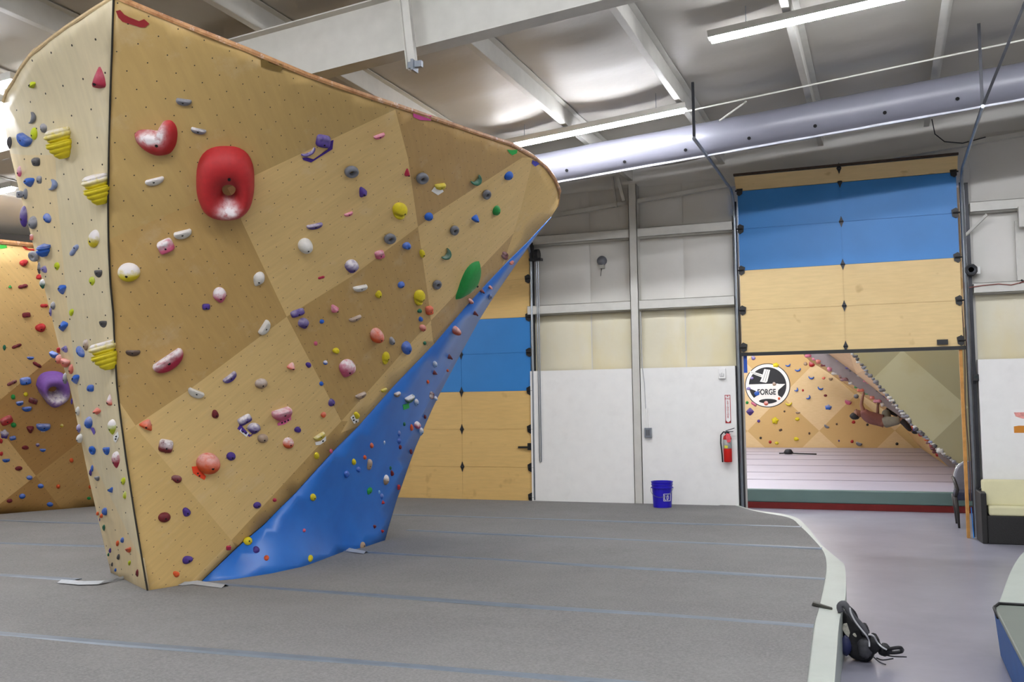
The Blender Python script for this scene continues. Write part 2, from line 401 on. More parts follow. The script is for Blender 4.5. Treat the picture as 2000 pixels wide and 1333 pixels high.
L1, D1c, L2, D2c, SH = 0, 1, 2, 3, 4  # D tones stand for dull grain sheen, SH for the overhang's shade
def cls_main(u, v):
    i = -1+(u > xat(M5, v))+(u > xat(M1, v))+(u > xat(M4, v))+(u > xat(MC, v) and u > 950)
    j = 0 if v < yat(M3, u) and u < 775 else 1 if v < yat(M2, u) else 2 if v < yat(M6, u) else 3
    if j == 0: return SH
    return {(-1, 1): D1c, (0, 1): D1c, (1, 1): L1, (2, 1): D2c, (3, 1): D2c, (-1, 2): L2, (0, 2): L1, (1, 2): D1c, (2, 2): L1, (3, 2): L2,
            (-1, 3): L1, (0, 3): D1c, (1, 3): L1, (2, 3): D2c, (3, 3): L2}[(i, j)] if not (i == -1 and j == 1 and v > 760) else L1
GR = {(0, 0): (560, 619), (1, 0): (818, 442), (2, 0): (1030, 302), (-1, 0): (255, 838), (0, 1): (447, 366), (1, 1): (772, 214), (0, -1): (667, 823), (-1, -1): (452, 1056), (1, -1): (842, 626), (2, -1): (1003, 456)}
# sheet coordinates: homography through the sheet corners
A_ = []
for (p, q), (u, v) in GR.items():
    U, W = u/1000, v/1000
    A_ += [[U, W, 1, 0, 0, 0, -p*U, -p*W, -p], [0, 0, 0, U, W, 1, -q*U, -q*W, -q]]
_H = np.linalg.svd(np.array(A_))[2][-1].reshape(3, 3)
def uv_main(u, v):
    r = _H@np.array([u/1000, v/1000, 1.]); return (float(r[0]/r[2])*1.525, float(r[1]/r[2])*1.525)
PLY = [ply('birch_sheet_pale', 'd9b97b'), ply('birch_sheet_tan_sheen', 'ba985c', (9, 1)), ply('birch_sheet_honey', 'cfae6e', (1, 7)), ply('birch_sheet_brown_shade', 'b5935b', (8, 1)), ply('birch_sheet_olive_shade', 'b99b60', (7, 1))]  # tan: duller grain sheen, brown and olive: shade, painted into the sheets
boulder = empty('climbing_wall', lift(w_main, 290, 1150)*np.array([1, 1, 0]), 'tall freestanding birch plywood climbing boulder with a blue lower face', 'climbing wall')
MBOT = [(387, 1147), (357, 1150), (315, 1161)]
main_loop = MLIP+[(1090, 403), (1077, 423)]+EDGE[-2::-1]+MBOT+ARETE[:0:-1]
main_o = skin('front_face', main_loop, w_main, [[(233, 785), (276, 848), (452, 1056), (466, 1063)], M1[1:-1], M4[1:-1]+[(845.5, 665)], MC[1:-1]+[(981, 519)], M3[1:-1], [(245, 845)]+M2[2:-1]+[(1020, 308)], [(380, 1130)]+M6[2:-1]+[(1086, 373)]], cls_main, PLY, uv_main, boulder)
# left face
PL = [ply('birch_sheet_cream', 'd6c8a4', (8, 1), smear=.5, holes=.19), ply('birch_sheet_grey_cream', 'bba97f', (8, 1), smear=.3, holes=.19), ply('birch_sheet_buff', 'dcc79a', (8, 1), smear=.4, holes=.19)]
LF = [(108, 300), (111, 380), (118, 450), (129, 575), (138, 653), (150, 745), (163, 845)]
LS1 = [(159, 856), (183, 905), (225, 990), (262, 1068), (280, 1100)]
def cls_left(u, v):
    if v > 853 and u < xat(LS1, v): return 2
    if u > 262 and v > 1060: return 1
    if u < xat(LF, v) and 300 < v < 845: return 2
    return 0
_pl = lift(w_left, 150, 600)
def uv_left(u, v):
    p = lift(w_left, u, v)-_pl; return (float(p[0]*.8+p[1]*.3), float(p[2]))
left_loop = LTOP[::-1]+ARETE[1:]+[(242, 1140), (218, 1126)]+LSIL[-2:0:-1]
left_o = skin('side_face', left_loop, w_left, [LF, LS1[1:-1]], cls_left, PL, uv_left, boulder)
blue_paint = NT('blue_painted_ply'); v_ = blue_paint.uv()
n_ = blue_paint.noise(3, v_, 5)
o_ = blue_paint.mix(blue_paint.ramp(n_, .3, .7), lin('0b62bd'), lin('1470cc'))
o_ = blue_paint.mix(blue_paint.math('MULTIPLY', blue_paint.ramp(blue_paint.noise(5, v_, 8, .75), .66, .8), .4), o_, lin('8fb4dd'))
blue_paint.base(o_); blue_paint.b.inputs['Coat Weight'].default_value = .35; blue_paint.b.inputs['Coat Roughness'].default_value = .3; blue_paint.b.inputs['Roughness'].default_value = .42; blue_paint.b.inputs['Specular IOR Level'].default_value = .6; BLUE = blue_paint.m
_pb = lift(w_blue, 700, 900)
def uv_blue(u, v):
    p = lift(w_blue, u, v)-_pb; return (float(p[1]), float(p[2]))
blue_loop = [(q[0]+(1.5 if 0 < i < len(EDGE)-1 else 0), q[1]+1) for i, q in enumerate(EDGE)]+BSIL[1:]+BBOT[-2:0:-1]
blue_o = skin('lower_face', blue_loop, w_blue, [], lambda u, v: 0, [BLUE], uv_blue, boulder, 24)
# closing hull behind the three faces
hull_mat = ply('birch_sheet_back', 'b99a66', holes=0, uvmap=False)
def backline(z): a = (z-.3)/4.2; return np.array([-7.4+1.0*a, 11.3-.6*a, z])
b = MB()
def ruled(pts, n=3):
    vs = []; m = len(pts)
    for p in pts:
        q = backline(min(p[2], 4.4)); vs += [p+(q-p)*i/n for i in range(n+1)]
    b.add(vs, [(i*(n+1)+j, i*(n+1)+j+1, (i+1)*(n+1)+j+1, (i+1)*(n+1)+j) for i in range(m-1) for j in range(n)])
back = lambda p: p+CF*.03
ruled([back(lift(w_left, *q)) for q in LSIL]); ruled([back(lift(w_blue, *q)) for q in BSIL])
lipl = [back(lift(w_left, *q)) for q in LTOP[::-1]]+[back(lift(w_main, *q)) for q in MLIP[1:]]
ruled(lipl)
b.build('back_panel', hull_mat, boulder)
# rounded capping along the top edge and the dark joint of the arete
cap = NT('oiled_edge_ply'); v_ = cap.obj()
o_ = cap.mix(cap.ramp(cap.noise(9, v_, 6, .7), .35, .7), lin('96643a'), lin('c99a68'))
o_ = cap.mix(cap.math('MULTIPLY', cap.ramp(cap.noise(17, v_, 6, .8), .56, .7), .75), o_, lin('e9ddd6'))
cap.base(o_); cap.b.inputs['Roughness'].default_value = .5; CAP = cap.m
def dens(pts, step=20):
    out = []
    for a, c in zip(pts[:-1], pts[1:]):
        k = max(1, int(math.hypot(c[0]-a[0], c[1]-a[1])/step)); out += [(a[0]+(c[0]-a[0])*i/k, a[1]+(c[1]-a[1])*i/k) for i in range(k)]
    return out+[pts[-1]]
b = MB()
def edge_strip(pts, wf, w, t, mi=0):
    ps = [lift(wf, *q) for q in dens(pts)]; ring = []
    for i, p in enumerate(ps):
        tg = ps[min(i+1, len(ps)-1)]-ps[max(i-1, 0)]; tg /= np.linalg.norm(tg)
        n = CAM-p; n /= np.linalg.norm(n); s = np.cross(tg, n); s /= np.linalg.norm(s)
        if s[2] < 0: s = -s
        n = np.cross(s, tg); n = n if n@(CAM-p) > 0 else -n
        ring += [p-s*.004+n*t*.4, p+s*w*.4+n*t, p+s*w+n*t*.3, p+s*w-n*.06, p-s*.004-n*.06]
    k = len(ps)
    b.add(ring, [(i*5+j, i*5+(j+1) % 5, (i+1)*5+(j+1) % 5, (i+1)*5+j) for i in range(k-1) for j in range(5)]+[(4, 3, 2, 1, 0), tuple((k-1)*5+j for j in range(5))], mi)
edge_strip(MLIP+[(1090, 403)], w_main, .032, .012)
b.build('top_edge', CAP, boulder)['label'] = 'orange oiled rounded top edge with chalky wear'
b = MB(); edge_strip(LTOP, w_left, .02, .006); b.build('side_top_edge', mat('pale_edge_ply', 'd8bd8d', .5, sc=20), boulder)
b = MB(); b.tube([lift(w_main, *q)+(CAM-lift(w_main, *q))*.0006 for q in dens(ARETE, 30)], .0075, 6)
b.build('corner_joint', mat('joint_black', '2a251c', .7), boulder)['label'] = 'thin dark joint down the front corner'
# ---- tall wall on the far left
LWP = {}
_b0 = onz(0, 1005, .36); _b1 = onz(185, 990, .36); _t0 = onz(0, 475, 4.25)
_n = np.cross(_b1-_b0, _t0-_b0); _n /= np.linalg.norm(_n)
def w_lw(u, v): d = ray(u, v); return ((d@_n))/((_b0-CAM)@_n)
_ex = (_b1-_b0)/np.linalg.norm(_b1-_b0); _ez = np.cross(_ex, _n)
def uv_lw(u, v):
    p = lift(w_lw, u, v)-_b0; a = p@_ex; c = p@_ez; return (float(a+c)*.7071, float(c-a)*.7071)
lw = empty('climbing_wall', _b0*np.array([1, 1, 0]), 'warm lit birch climbing wall standing behind the big boulder at far left', 'climbing wall')
T1 = [(-80, 845), (0, 782), (70, 724), (140, 668), (230, 600)]; N1 = [(-60, 760), (19, 864), (70, 930), (117, 992), (130, 1010)]; N2 = [(-80, 1050), (0, 985), (70, 930), (155, 864), (260, 780)]
def cls_lw(u, v):
    if v < yat(T1, u): return 0
    r = u > xat(N1, v); a = v < yat(N2, u)
    return 1 if (r and a) else 2 if r else 0 if a else 1
PW = [ply('birch_sheet_warm', 'e0bb7c', holes=.14, smear=.1), ply('birch_sheet_warm_dark', 'b78d52', (9, 1), holes=.14, smear=.1), ply('birch_sheet_warm_mid', 'c69f62', (8, 1), holes=.14, smear=.1)]
lw_loop = [(-220, 466), (0, 475), (75, 483), (300, 508), (300, 984), (185, 995), (0, 1011), (-220, 1030)]
skin('front_face', lw_loop, w_lw, [[(-79, 844), (0, 782), (70, 724), (140, 668), (229, 601)], [(-20, 813), (19, 864), (70, 930), (117, 992)], [(-79, 1017), (0, 985), (70, 930), (155, 864), (259, 781)]], cls_lw, PW, uv_lw, lw, 40)
b = MB(); pp = [lift(w_lw, *q) for q in ((-220, 466), (0, 475), (75, 483), (300, 508))]
b.tube([p+np.array([0, 0, .02]) for p in pp], .035, 6); b.build('top_edge', CAP, lw)
b = MB(); q0 = lift(w_lw, -220, 1030); q1 = lift(w_lw, 300, 984); q2 = lift(w_lw, 300, 508); q3 = lift(w_lw, -220, 466); bk = np.array([-.9, .5, 0.])
b.add([q0, q1, q2, q3, q0+bk, q1+bk, q2+bk, q3+bk], [(0, 1, 5, 4), (1, 2, 6, 5), (2, 3, 7, 6), (3, 0, 4, 7), (4, 5, 6, 7)]); b.build('back_panel', hull_mat, lw)
b = MB(); a0 = onz(-250, 428, 4.3)-np.array([.5, 0, 0]); a1 = onz(120, 475, 4.3)-np.array([.5, -.3, 0])
d_ = np.array([-.25, .1, 0]); u_ = np.array([0, 0, .30])
# dark steel header over the far wall
hp = [onz(-260, 468, 4.32)+np.array([-.35, .25, 0]), onz(330, 508, 4.34)+np.array([-.35, .25, 0])]
b.prism([hp[0], hp[0]+u_, hp[0]+u_+d_, hp[0]+d_], hp[1]-hp[0]); o = b.build('steel_header', mat('black_painted_steel', '1c1a18', .6, var=.1)); tag(o, 'dark steel header above the warm lit far left climbing wall', 'steel beam', kind='structure')
# ------------------------------------------------------------------ padded flooring
carpet = NT('grey_carpet'); v_ = carpet.obj()
o_ = carpet.mix(carpet.ramp(carpet.noise(55, v_, 4, .7), .3, .7), lin('747372'), lin('8f8d8b'))
o_ = carpet.mix(carpet.math('MULTIPLY', carpet.ramp(carpet.noise(1.2, v_, 6, .6), .4, .75), .35), o_, lin('979593'))
o_ = carpet.mix(carpet.math('MULTIPLY', carpet.ramp(carpet.noise(7, carpet.scale(v_, (1, 3, 1)), 6, .7), .68, .8), .35), o_, lin('aaa9a8'))
carpet.base(o_); carpet.b.inputs['Roughness'].default_value = .95; carpet.b.inputs['Specular IOR Level'].default_value = .15
carpet.bump(carpet.noise(260, v_, 2), .5, .006); CARPET = carpet.m
vinyl = mat('pale_sage_vinyl', 'adb5ac', .45, var=.05, sc=3, dirt=('8f958f', 6, .3))
navy_vinyl = mat('navy_vinyl', '23305a', .5)
MZ = .37
pad = empty('crash_mat', (-5, 8, 0), 'large grey carpeted crash mat under the climbing boulder, edged in sage vinyl', 'crash mat')
OUT = [onz(u, v, MZ) for u, v in ((1440, 986), (1470, 996), (1545, 1008), (1575, 1028), (1600, 1060), (1622, 1080), (1640, 1095), (1649, 1104), (1652, 1125), (1651, 1170), (1640, 1210), (1634, 1280), (1630, 1333))]
INN = [onz(u, v, MZ) for u, v in ((1425, 985), (1478, 1000), (1540, 1012), (1563, 1030), (1586, 1052), (1607, 1076), (1614, 1100), (1612, 1130), (1601, 1185), (1590, 1225), (1582, 1290), (1577, 1333))]
def catmull(pts, k=4):
    out = []; n = len(pts)
    for i in range(n-1):
        p0, p1, p2, p3 = pts[max(i-1, 0)], pts[i], pts[i+1], pts[min(i+2, n-1)]
        for j in range(k):
            s = j/k; out.append(.5*((2*p1)+(-p0+p2)*s+(2*p0-5*p1+4*p2-p3)*s*s+(-p0+3*p1-3*p2+p3)*s**3))
    return out+[pts[-1]]
OUT = catmull([np.array([-.0, 0, 0])+q for q in OUT]); INN = catmull(INN)
FAR = [np.array([-2.36, WY-.26, MZ]), np.array([-10.6, WY-.26, MZ]), np.array([-13.5, 9.2, MZ]), np.array([-14.0, .8, MZ]), np.array([-.3, .8, MZ])]
loop = OUT+[np.array([-.30, 3., MZ])]+FAR[:1:-1]+[FAR[1], FAR[0]]
b = MB(); b.prism([p*np.array([1, 1, 0])+np.array([0, 0, .002]) for p in loop], (0, 0, MZ-.002))
b.build('foam_body', vinyl, pad)
lp = INN+[np.array([-.42, 3., MZ]), np.array([-.42, .9, MZ])]+[FAR[3]+np.array([.06, .1, 0]), FAR[2]+np.array([.06, 0, 0]), FAR[1], FAR[0]]
vs = [Vector((p[0], p[1])) for p in lp]; n = len(vs)
for x in np.arange(-13.5, 0, .45):
    for y in np.arange(1.2, 14.6, .45):
        if inside((x, y), [(q.x, q.y) for q in vs[:n]]): vs.append(Vector((float(x+.1*random.random()), float(y+.1*random.random()))))
r = delaunay_2d_cdt(vs, [(i, (i+1) % n) for i in range(n)], [list(range(n))], 1, 1e-4)
b = MB(); b.add([(q.x, q.y, MZ+.006+(.004*math.sin(q.x*1.7+q.y*2.3))) for q in r[0]], [tuple(f) for f in r[2]])
o = b.build('carpet_top', CARPET, pad, smooth=True); o['label'] = 'worn grey carpet top of the mat'
seam_m = mat('blue_grey_seam_tape', '6d7782', .5, var=.1, sc=9)
def rightx(y):
    best = -.49
    for a, c in zip(INN[:-1], INN[1:]):
        if min(a[1], c[1]) <= y <= max(a[1], c[1]): best = a[0]+(c[0]-a[0])*(y-a[1])/(c[1]-a[1]+1e-9)
    return best
for (q0, q1) in (((796, 1007.7), (1563, 1031.6)), ((950, 1044.5), (1607, 1073.6)), ((715, 1081), (1610, 1133.6)), ((385, 1142), (1589, 1226)), ((0, 1242), (1142, 1333)), ((0, 1018), (192, 1025)), ((0, 1063), (203, 1069)), ((0, 1126), (210, 1138))):
    a = onz(*q0, MZ); c = onz(*q1, MZ); sl_ = (c[1]-a[1])/(c[0]-a[0]); left = q1[0] < 300
    sl_ = max(-.12, min(.12, sl_))
    x0 = -13.2; x1 = -8.6 if left else rightx(c[1])
    if not left: x0 = {796: -8.2, 950: -5.6, 715: -5.7, 385: -6.2, 0: -13.2}[q0[0]]
    if left: x1 = {1018: -8.4, 1063: -7.9, 1126: -7.0}[q0[1]]
    b = MB(); nseg = 14; vs = []; hw = .048
    for i in range(nseg+1):
        x = x0+(x1-x0)*i/nseg; y = a[1]+sl_*(x-a[0])+.008*math.sin(x*3)
        vs += [(x, y-hw, MZ+.004), (x, y-hw*.5, MZ+.013), (x, y+hw, MZ+.013), (x, y+hw*1.1, MZ+.004)]
    b.add(vs, [(i*4+j, i*4+j+1, i*4+5+j, i*4+4+j) for i in range(nseg) for j in range(3)])
    b.build('seam_tape', seam_m, pad)
flap_m = mat('pale_flap_vinyl', 'a9adb1', .5, var=.1, sc=9)
for pts in ([(120, 1137), (165, 1140), (205, 1139), (228, 1134), (246, 1128)], [(352, 1141), (368, 1141), (386, 1139), (440, 1147)], [(664, 1076), (676, 1073), (690, 1076), (715, 1081)]):
    b = MB(); n_ = len(pts); vs = []
    for i, q in enumerate(pts):
        p = onz(q[0], q[1], MZ+.012); k_ = .05+.03*math.sin(PI*i/(n_-1)); vs += [p+np.array([0, -k_, 0]), p+np.array([0, 0, .02]), p+np.array([0, k_, 0])]
    b.add(vs, [(3*i+j, 3*i+j+1, 3*i+j+4, 3*i+j+3) for i in range(n_-1) for j in range(2)]); b.build('tape_flap', flap_m, pad)
# ------------------------------------------------------------------ overhead doors
door_wood = ply('door_plywood', 'e4c68c', (1, 9), holes=0, uvmap=False, smear=.05, knots=.5)
door_wood1 = ply('door_plywood_warm', 'e0bb76', (1, 9), holes=0, uvmap=False, smear=.03, knots=.3)
door_blue = mat('door_blue_paint', '2f80c8', .45, var=.05, sc=2)
def hinge_plate(door, x, y, z, half=False):
    b = MB(); h_ = .085; w_ = .035
    lp = [(x, y, z-h_), (x+w_*.5, y, z-h_*.4), (x+w_, y, z), (x+w_*.5, y, z+h_*.4), (x, y, z+h_), (x-w_*.5, y, z+h_*.4), (x-w_, y, z), (x-w_*.5, y, z-h_*.4)]
    if half: lp = lp[:4]+[(x, y, z+.02)]+[lp[5], lp[6], lp[7]] if False else lp
    b.prism(lp, (0, .012, 0)); b.tube([(x-w_*.8, y-.006, z), (x+w_*.8, y-.006, z)], .009, 6)
    return b.build('hinge', dark_steel, door)
def end_hinge(door, x, y, z, s):
    b = MB(); b.prism([(x, y, z-.075), (x-s*.05, y, z-.045), (x-s*.06, y, z+.045), (x, y, z+.075), (x+s*.03, y, z+.05), (x+s*.03, y, z-.05)], (0, .02, 0))
    b.tube([(x-s*.04, y-.01, z), (x+s*.05, y-.01, z)], .012, 6); return b.build('hinge', black_pl, door)
def section(door, x0, x1, xm, z0, z1, y, m):
    b = MB(); b.box((x0, y, z0+.002), (xm-.002, y+.045, z1-.002)); b.box((xm+.002, y, z0+.002), (x1, y+.045, z1-.002)); b.box((x0+.01, y+.01, z0), (x1-.01, y+.04, z1))
    return b.build('door_section', m, door)
YD = 14.70
def zs(pts): return [float(ony(u, v, YD)[2]) for u, v in pts]
d2 = empty('door_2', (-.46, YD, 0), 'raised overhead door of blue and birch panels over the doorway', 'overhead door', kind='structure')
zl = zs([(1448, 690), (1449.5, 607), (1446.5, 529), (1442, 448.5), (1431.5, 375)])
X0, X1, XM = float(ony(1447, 600, YD)[0]), float(ony(1874, 500, YD)[0]), float(ony(1646, 515, YD)[0])
for i, m in enumerate((door_wood, door_wood, door_blue, door_blue)): section(d2, X0, X1, XM, zl[i], zl[i+1], YD, m)
b = MB(); zt = zl[4]
b.hexa([(X0-.02, YD, zt+.004), (X1+.02, YD, zt+.004), (X1+.02, YD+.04, zt+.004), (X0-.02, YD+.04, zt+.004), (X0-.02, YD-.16, zt+.19), (X1+.02, YD-.16, zt+.19), (X1+.02, YD-.12, zt+.2), (X0-.02, YD-.12, zt+.2)])
o = b.build('door_section', door_wood, d2); o['label'] = 'top birch section tilting into the curved track'
b = MB(); b.bar((X0-.03, YD-.17, zt+.215), (X1+.03, YD-.17, zt+.215), .05, .03); b.build('top_rail', mat('rusty_steel', '4a3b30', .6, .3, var=.3, sc=20), d2)
for i, z in enumerate(zl): hinge_plate(d2, XM, YD-.013, z+(.05 if i == 0 else 0))
hinge_plate(d2, XM, YD-.17, zt+.17)
for i, z in enumerate(zl):
    end_hinge(d2, X0+.02, YD-.025, z+(.08 if i == 0 else 0), -1); end_hinge(d2, X1-.02, YD-.025, z+(.08 if i == 0 else 0), 1)
b = MB(); b.box((X0-.03, YD-.02, zl[0]-.045), (X1+.03, YD+.06, zl[0]+.004)); b.build('bottom_bar', black_pl, d2)
b = MB(); q = ony(1841, 672, YD-.03); b.box((q[0]-.07, YD-.04, q[2]-.01), (q[0]+.07, YD-.001, q[2]+.06)); b.build('latch', black_pl, d2)
zk = 5.03
for X, s in ((X0-.055, -1), (X1+.06, 1)):
    b = MB(); ze = zk+.02
    path = [(X, YD-.03, .02 if s < 0 else .02)]+[(X, YD-.03, z) for z in (1.5, 3, 4.45)]+[(X, YD-.03-.38*(1-math.cos(a)), 4.65+.38*math.sin(a)) for a in np.linspace(0, PI/2, 7)]+[(X, 12.8, ze), (X, 11.42, ze)]
    b.tube(path, .022, 8); b.build('track', galv, d2)
    b = MB(); b.box((X-.03, YD+.005, 0.02), (X+.03, YD+.03, 4.9)); b.build('track_angle', dark_steel, d2)
    b = MB(); b.bar((X, 11.45, ze), (X, 11.45, roof(X)-.01), .03, .03, (1, 0, 0))
    if s > 0: b.bar((X, 11.45, ze), (X+.42, 11.0, roof(X+.42)-.01), .03, .03, (0, 1, 0))
    b.build('track_hanger', dark_steel, d2)
d1 = empty('door_1', (-6.9, YD, 0), 'closed overhead door with birch and blue panels left of the white boards', 'overhead door', kind='structure')
x1 = float(ony(1036, 700, YD)[0])-.0; xm = float(ony(902, 800, YD)[0]); x0 = x1-3.05
zz = zs([(900, 985), (902, 912), (902, 839), (902, 766), (902, 693), (1035, 619.5), (1035, 545), (1030, 478)]); zz[0] = .30
for i in range(7): section(d1, x0, x1, xm, zz[i], zz[i+1], YD, door_blue if i in (3, 4) else door_wood1)
for z in zz[1:7]: hinge_plate(d1, xm, YD-.013, z); end_hinge(d1, x1-.01, YD-.025, z, 1)
end_hinge(d1, x1-.01, YD-.025, .42, 1)
b = MB(); b.bar((x1-.22, YD-.03, float(ony(1030, 874, YD)[2])), (x1-.01, YD-.03, float(ony(1030, 874, YD)[2])), .03, .03); b.box((x1-.06, YD-.04, 1.17), (x1+.02, YD-.001, 1.28)); b.build('lock_bar', black_pl, d1)
X = x1+.05
b = MB(); b.tube([(X, YD-.03, .38)]+[(X, YD-.03, z) for z in (1.5, 3, 4.0)]+[(X, YD-.03-.38*(1-math.cos(a)), 4.15+.38*math.sin(a)) for a in np.linspace(0, PI/2, 7)]+[(X, 13.2, 4.55)], .022, 8); b.build('track', galv, d1)
b = MB(); b.box((X-.03, YD+.005, .38), (X+.03, YD+.03, 4.6)); b.build('track_angle', dark_steel, d1)
b = MB(); b.tube([(X+.1, YD-.06, 1.0), (X+.1, YD-.06, 4.3)], .008, 6); b.tube([(X+.13, YD-.06, 1.0), (X+.13, YD-.06, 4.3)], .008, 6); b.tube([(X+.1+.015*(1-math.cos(a)), YD-.06, 1.0-.015*math.sin(a)) for a in np.linspace(0, PI, 7)], .008, 6); b.build('hoist_chain', galv, d1)
b = MB(); b.lathe([(.02, -.03), (.09, -.03), (.09, .03), (.02, .03)], (X+.115, YD-.06, 4.3), 16, ax='x'); b.box((X-.01, YD-.12, 4.2), (X+.19, YD+.0, 4.24)); b.box((X+.0, YD-.1, 4.24), (X+.04, YD+.0, 4.5)); b.build('chain_hoist', dark_steel, d1)
# blue tape on the left jamb, wood stud on the right
b = MB(); q0 = ony(1455, 694, WY-.02); q1 = ony(1458, 729, WY-.02); b.box((q1[0]-.025, WY-.112, q1[2]), (q1[0]+.025, WY-.102, q0[2])); o = b.build('tape_strip', mat('blue_masking_tape', '1450b8', .5)); tag(o, 'blue tape strip stuck on the left doorway jamb', 'tape')
q0 = ony(1883.6, 676, WY-.1); q1 = onz(1892, 1049, 0)
b = MB(); b.box((q1[0]-.03, WY-.15, 0), (q1[0]+.012, WY-.06, q0[2])); o = b.build('wood_stud', mat('pine_lumber', 'c18a44', .6, var=.18, sc=12), bevel=.003); tag(o, 'upright pine stud at the right side of the doorway', 'wooden stud')
b = MB(); b.tube([(q1[0]+.05, WY-.2, .01), (q1[0]+.035, WY-.17, .42)], .008, 6); o = b.build('blue_rod', mat('blue_rod_paint', '2b7fd0', .4)); tag(o, 'thin blue rod leaning beside the pine stud', 'rod')
b = MB(); b.tube([(q1[0]+.03+.01*math.sin(i*1.3), WY-.15-.01*math.cos(i), .5+i*.35) for i in range(9)], .007, 5); b.tube([(q1[0]+.075+.012*math.sin(i*1.7+1), WY-.2, 2.3+i*.2) for i in range(7)], .006, 5); o = b.build('hanging_cable', mat('brown_cable', '5b4034', .6)); tag(o, 'loose cables running down beside the right door track', 'cable')
# ------------------------------------------------------------------ fabric duct
duct_m = mat('silver_duct_fabric', '7c7c87', .38, .0, var=.06, sc=2, bump=.25, bsc=2.2, spec=.7)
A = ony(1100, 324, 12.35); B = ony(2000, 159, 12.35); dd = (B-A)/np.linalg.norm(B-A); RD = .217
duct = empty('air_duct', A, 'long silver fabric air duct slung under the roof along the back wall', 'air duct')
a0 = A-dd*6; a1 = B+dd*5
ring = 28; cnt = 90; b = MB(); vs = []
up = np.cross(np.array([0, 1., 0]), dd); up = -up if up[2] < 0 else up
for i in range(cnt+1):
    c = a0+(a1-a0)*i/cnt; s = (c-A)@dd
    for j in range(ring):
        a = 2*PI*j/ring; rr = RD*(1+.012*math.sin(3*a+s*4)+.01*math.sin(s*11+a))
        wr = math.exp(-((s-.62)/.16)**2)*max(0, math.cos(a+PI*.62))
        rr *= 1-.07*wr*abs(math.sin(s*26+a*5))
        vs.append(c+np.array([0, 1., 0])*rr*math.cos(a)+up*rr*math.sin(a))
b.add(vs, [(i*ring+j, i*ring+(j+1) % ring, (i+1)*ring+(j+1) % ring, (i+1)*ring+j) for i in range(cnt) for j in range(ring)])
b.build('duct_tube', duct_m, duct, smooth=True)
b = MB(); b.bar(a0-up*RD-np.array([0, .05, 0]), a1-up*RD-np.array([0, .05, 0]), .02, .03); b.build('bottom_seam', mat('duct_seam', 'c3c5cf', .35), duct)
for i, (u, v) in enumerate(((1107, 333), (1220, 316), (1339, 293), (1463, 270), (1592, 246), (1728, 220), (1870, 193))):
    d = ray(u, v); best = None
    for tt in np.linspace(8, 15, 3500):
        p = CAM+d*tt; q = p-A; r_ = np.linalg.norm(q-dd*(q@dd))
        if r_ < RD*1.012: best = p; break
    if best is None: continue
    q = best-A; nn = q-dd*(q@dd); nn /= np.linalg.norm(nn); t2 = np.cross(nn, dd)
    b = MB(); b.prism([best+nn*.001+(dd*math.cos(k*PI/6)+t2*math.sin(k*PI/6))*.022 for k in range(12)], nn*.006); b.build('vent_hole', mat('hole_black', '0c0c0e', .9), duct)
# rods, conduits and braces near the roof
def onroof(u, v, drop):
    d = ray(u, v); t_ = (roof(0)-drop-CAMZ)/(d[2]-.0849*d[0]); return CAM+d*t_
def rod(name, pts, r, m, lab, cat):
    b = MB(); b.tube(pts, r, 6); o = b.build(name, m); return tag(o, lab, cat)
c0 = onroof(1400, 205, .225); c1 = onroof(2000, 78, .225)
rod('pipe', [c0-(c1-c0)*1.2, c1+(c1-c0)*.5], .011, white_steel, 'thin white pipe running above the duct under the roof', 'pipe')
rod('brace_rod', [ony(1405, 236, 11.9), onroof(1458, 198, .2)], .012, white_steel, 'short white diagonal brace between duct and pipe', 'brace')
rod('cable', [ony(1820, 233, 14.6), ony(1826, 262, 14.6), ony(1845, 277, 14.6), ony(1880, 280, 14.6), ony(1925, 268, 14.6)], .008, dark_steel, 'dark cable drooping from the duct above the raised door', 'cable')
b = MB(); b.bar(ony(1207, 348, WY-.2), ony(1219, 393, WY-.2), .05, .05); o = b.build('brace', white_steel); tag(o, 'short white steel brace left of the column top', 'brace')
b = MB(); q = ony(1201, 372, WY-.1); b.bar(ony(1196, 345, WY-.1), ony(1204, 405, WY-.1), .04, .03); o = b.build('bracket', white_steel); tag(o, 'white sprinkler-style bracket hanging left of the column top', 'bracket')
b = MB(); b.bar(ony(1884, 462, WY-.1), ony(1928, 419, WY-.22), .035, .035); o = b.build('brace', white_steel); tag(o, 'white diagonal tube brace right of the raised door', 'brace')
# beam hanger: channel bolted across the main beam
b = MB(); q0 = ony(788, -30, 6.98); q1 = ony(806, 136, 6.98)
b.bar(q0, q1, .075, .02, (0, 1, 0)); b.bar(q0-np.array([.036, 0, 0]), q1-np.array([.036, 0, 0]), .008, .07, (0, 1, 0)); b.bar(q0+np.array([.036, 0, 0]), q1+np.array([.036, 0, 0]), .008, .05, (0, 1, 0))
o = b.build('strut_channel', white_steel); tag(o, 'white slotted channel bolted across the main beam', 'bracket')
b = MB(); b.box((q1[0]-.02, 6.93, q1[2]+.0), (q1[0]+.10, 6.97, q1[2]+.05)); b.box((q1[0]+.02, 6.9, q1[2]-.03), (q1[0]+.04, 7.0, q1[2]+.06)); o = b.build('beam_clamp', galv); tag(o, 'small metal clamp at the foot of the slotted channel', 'clamp')
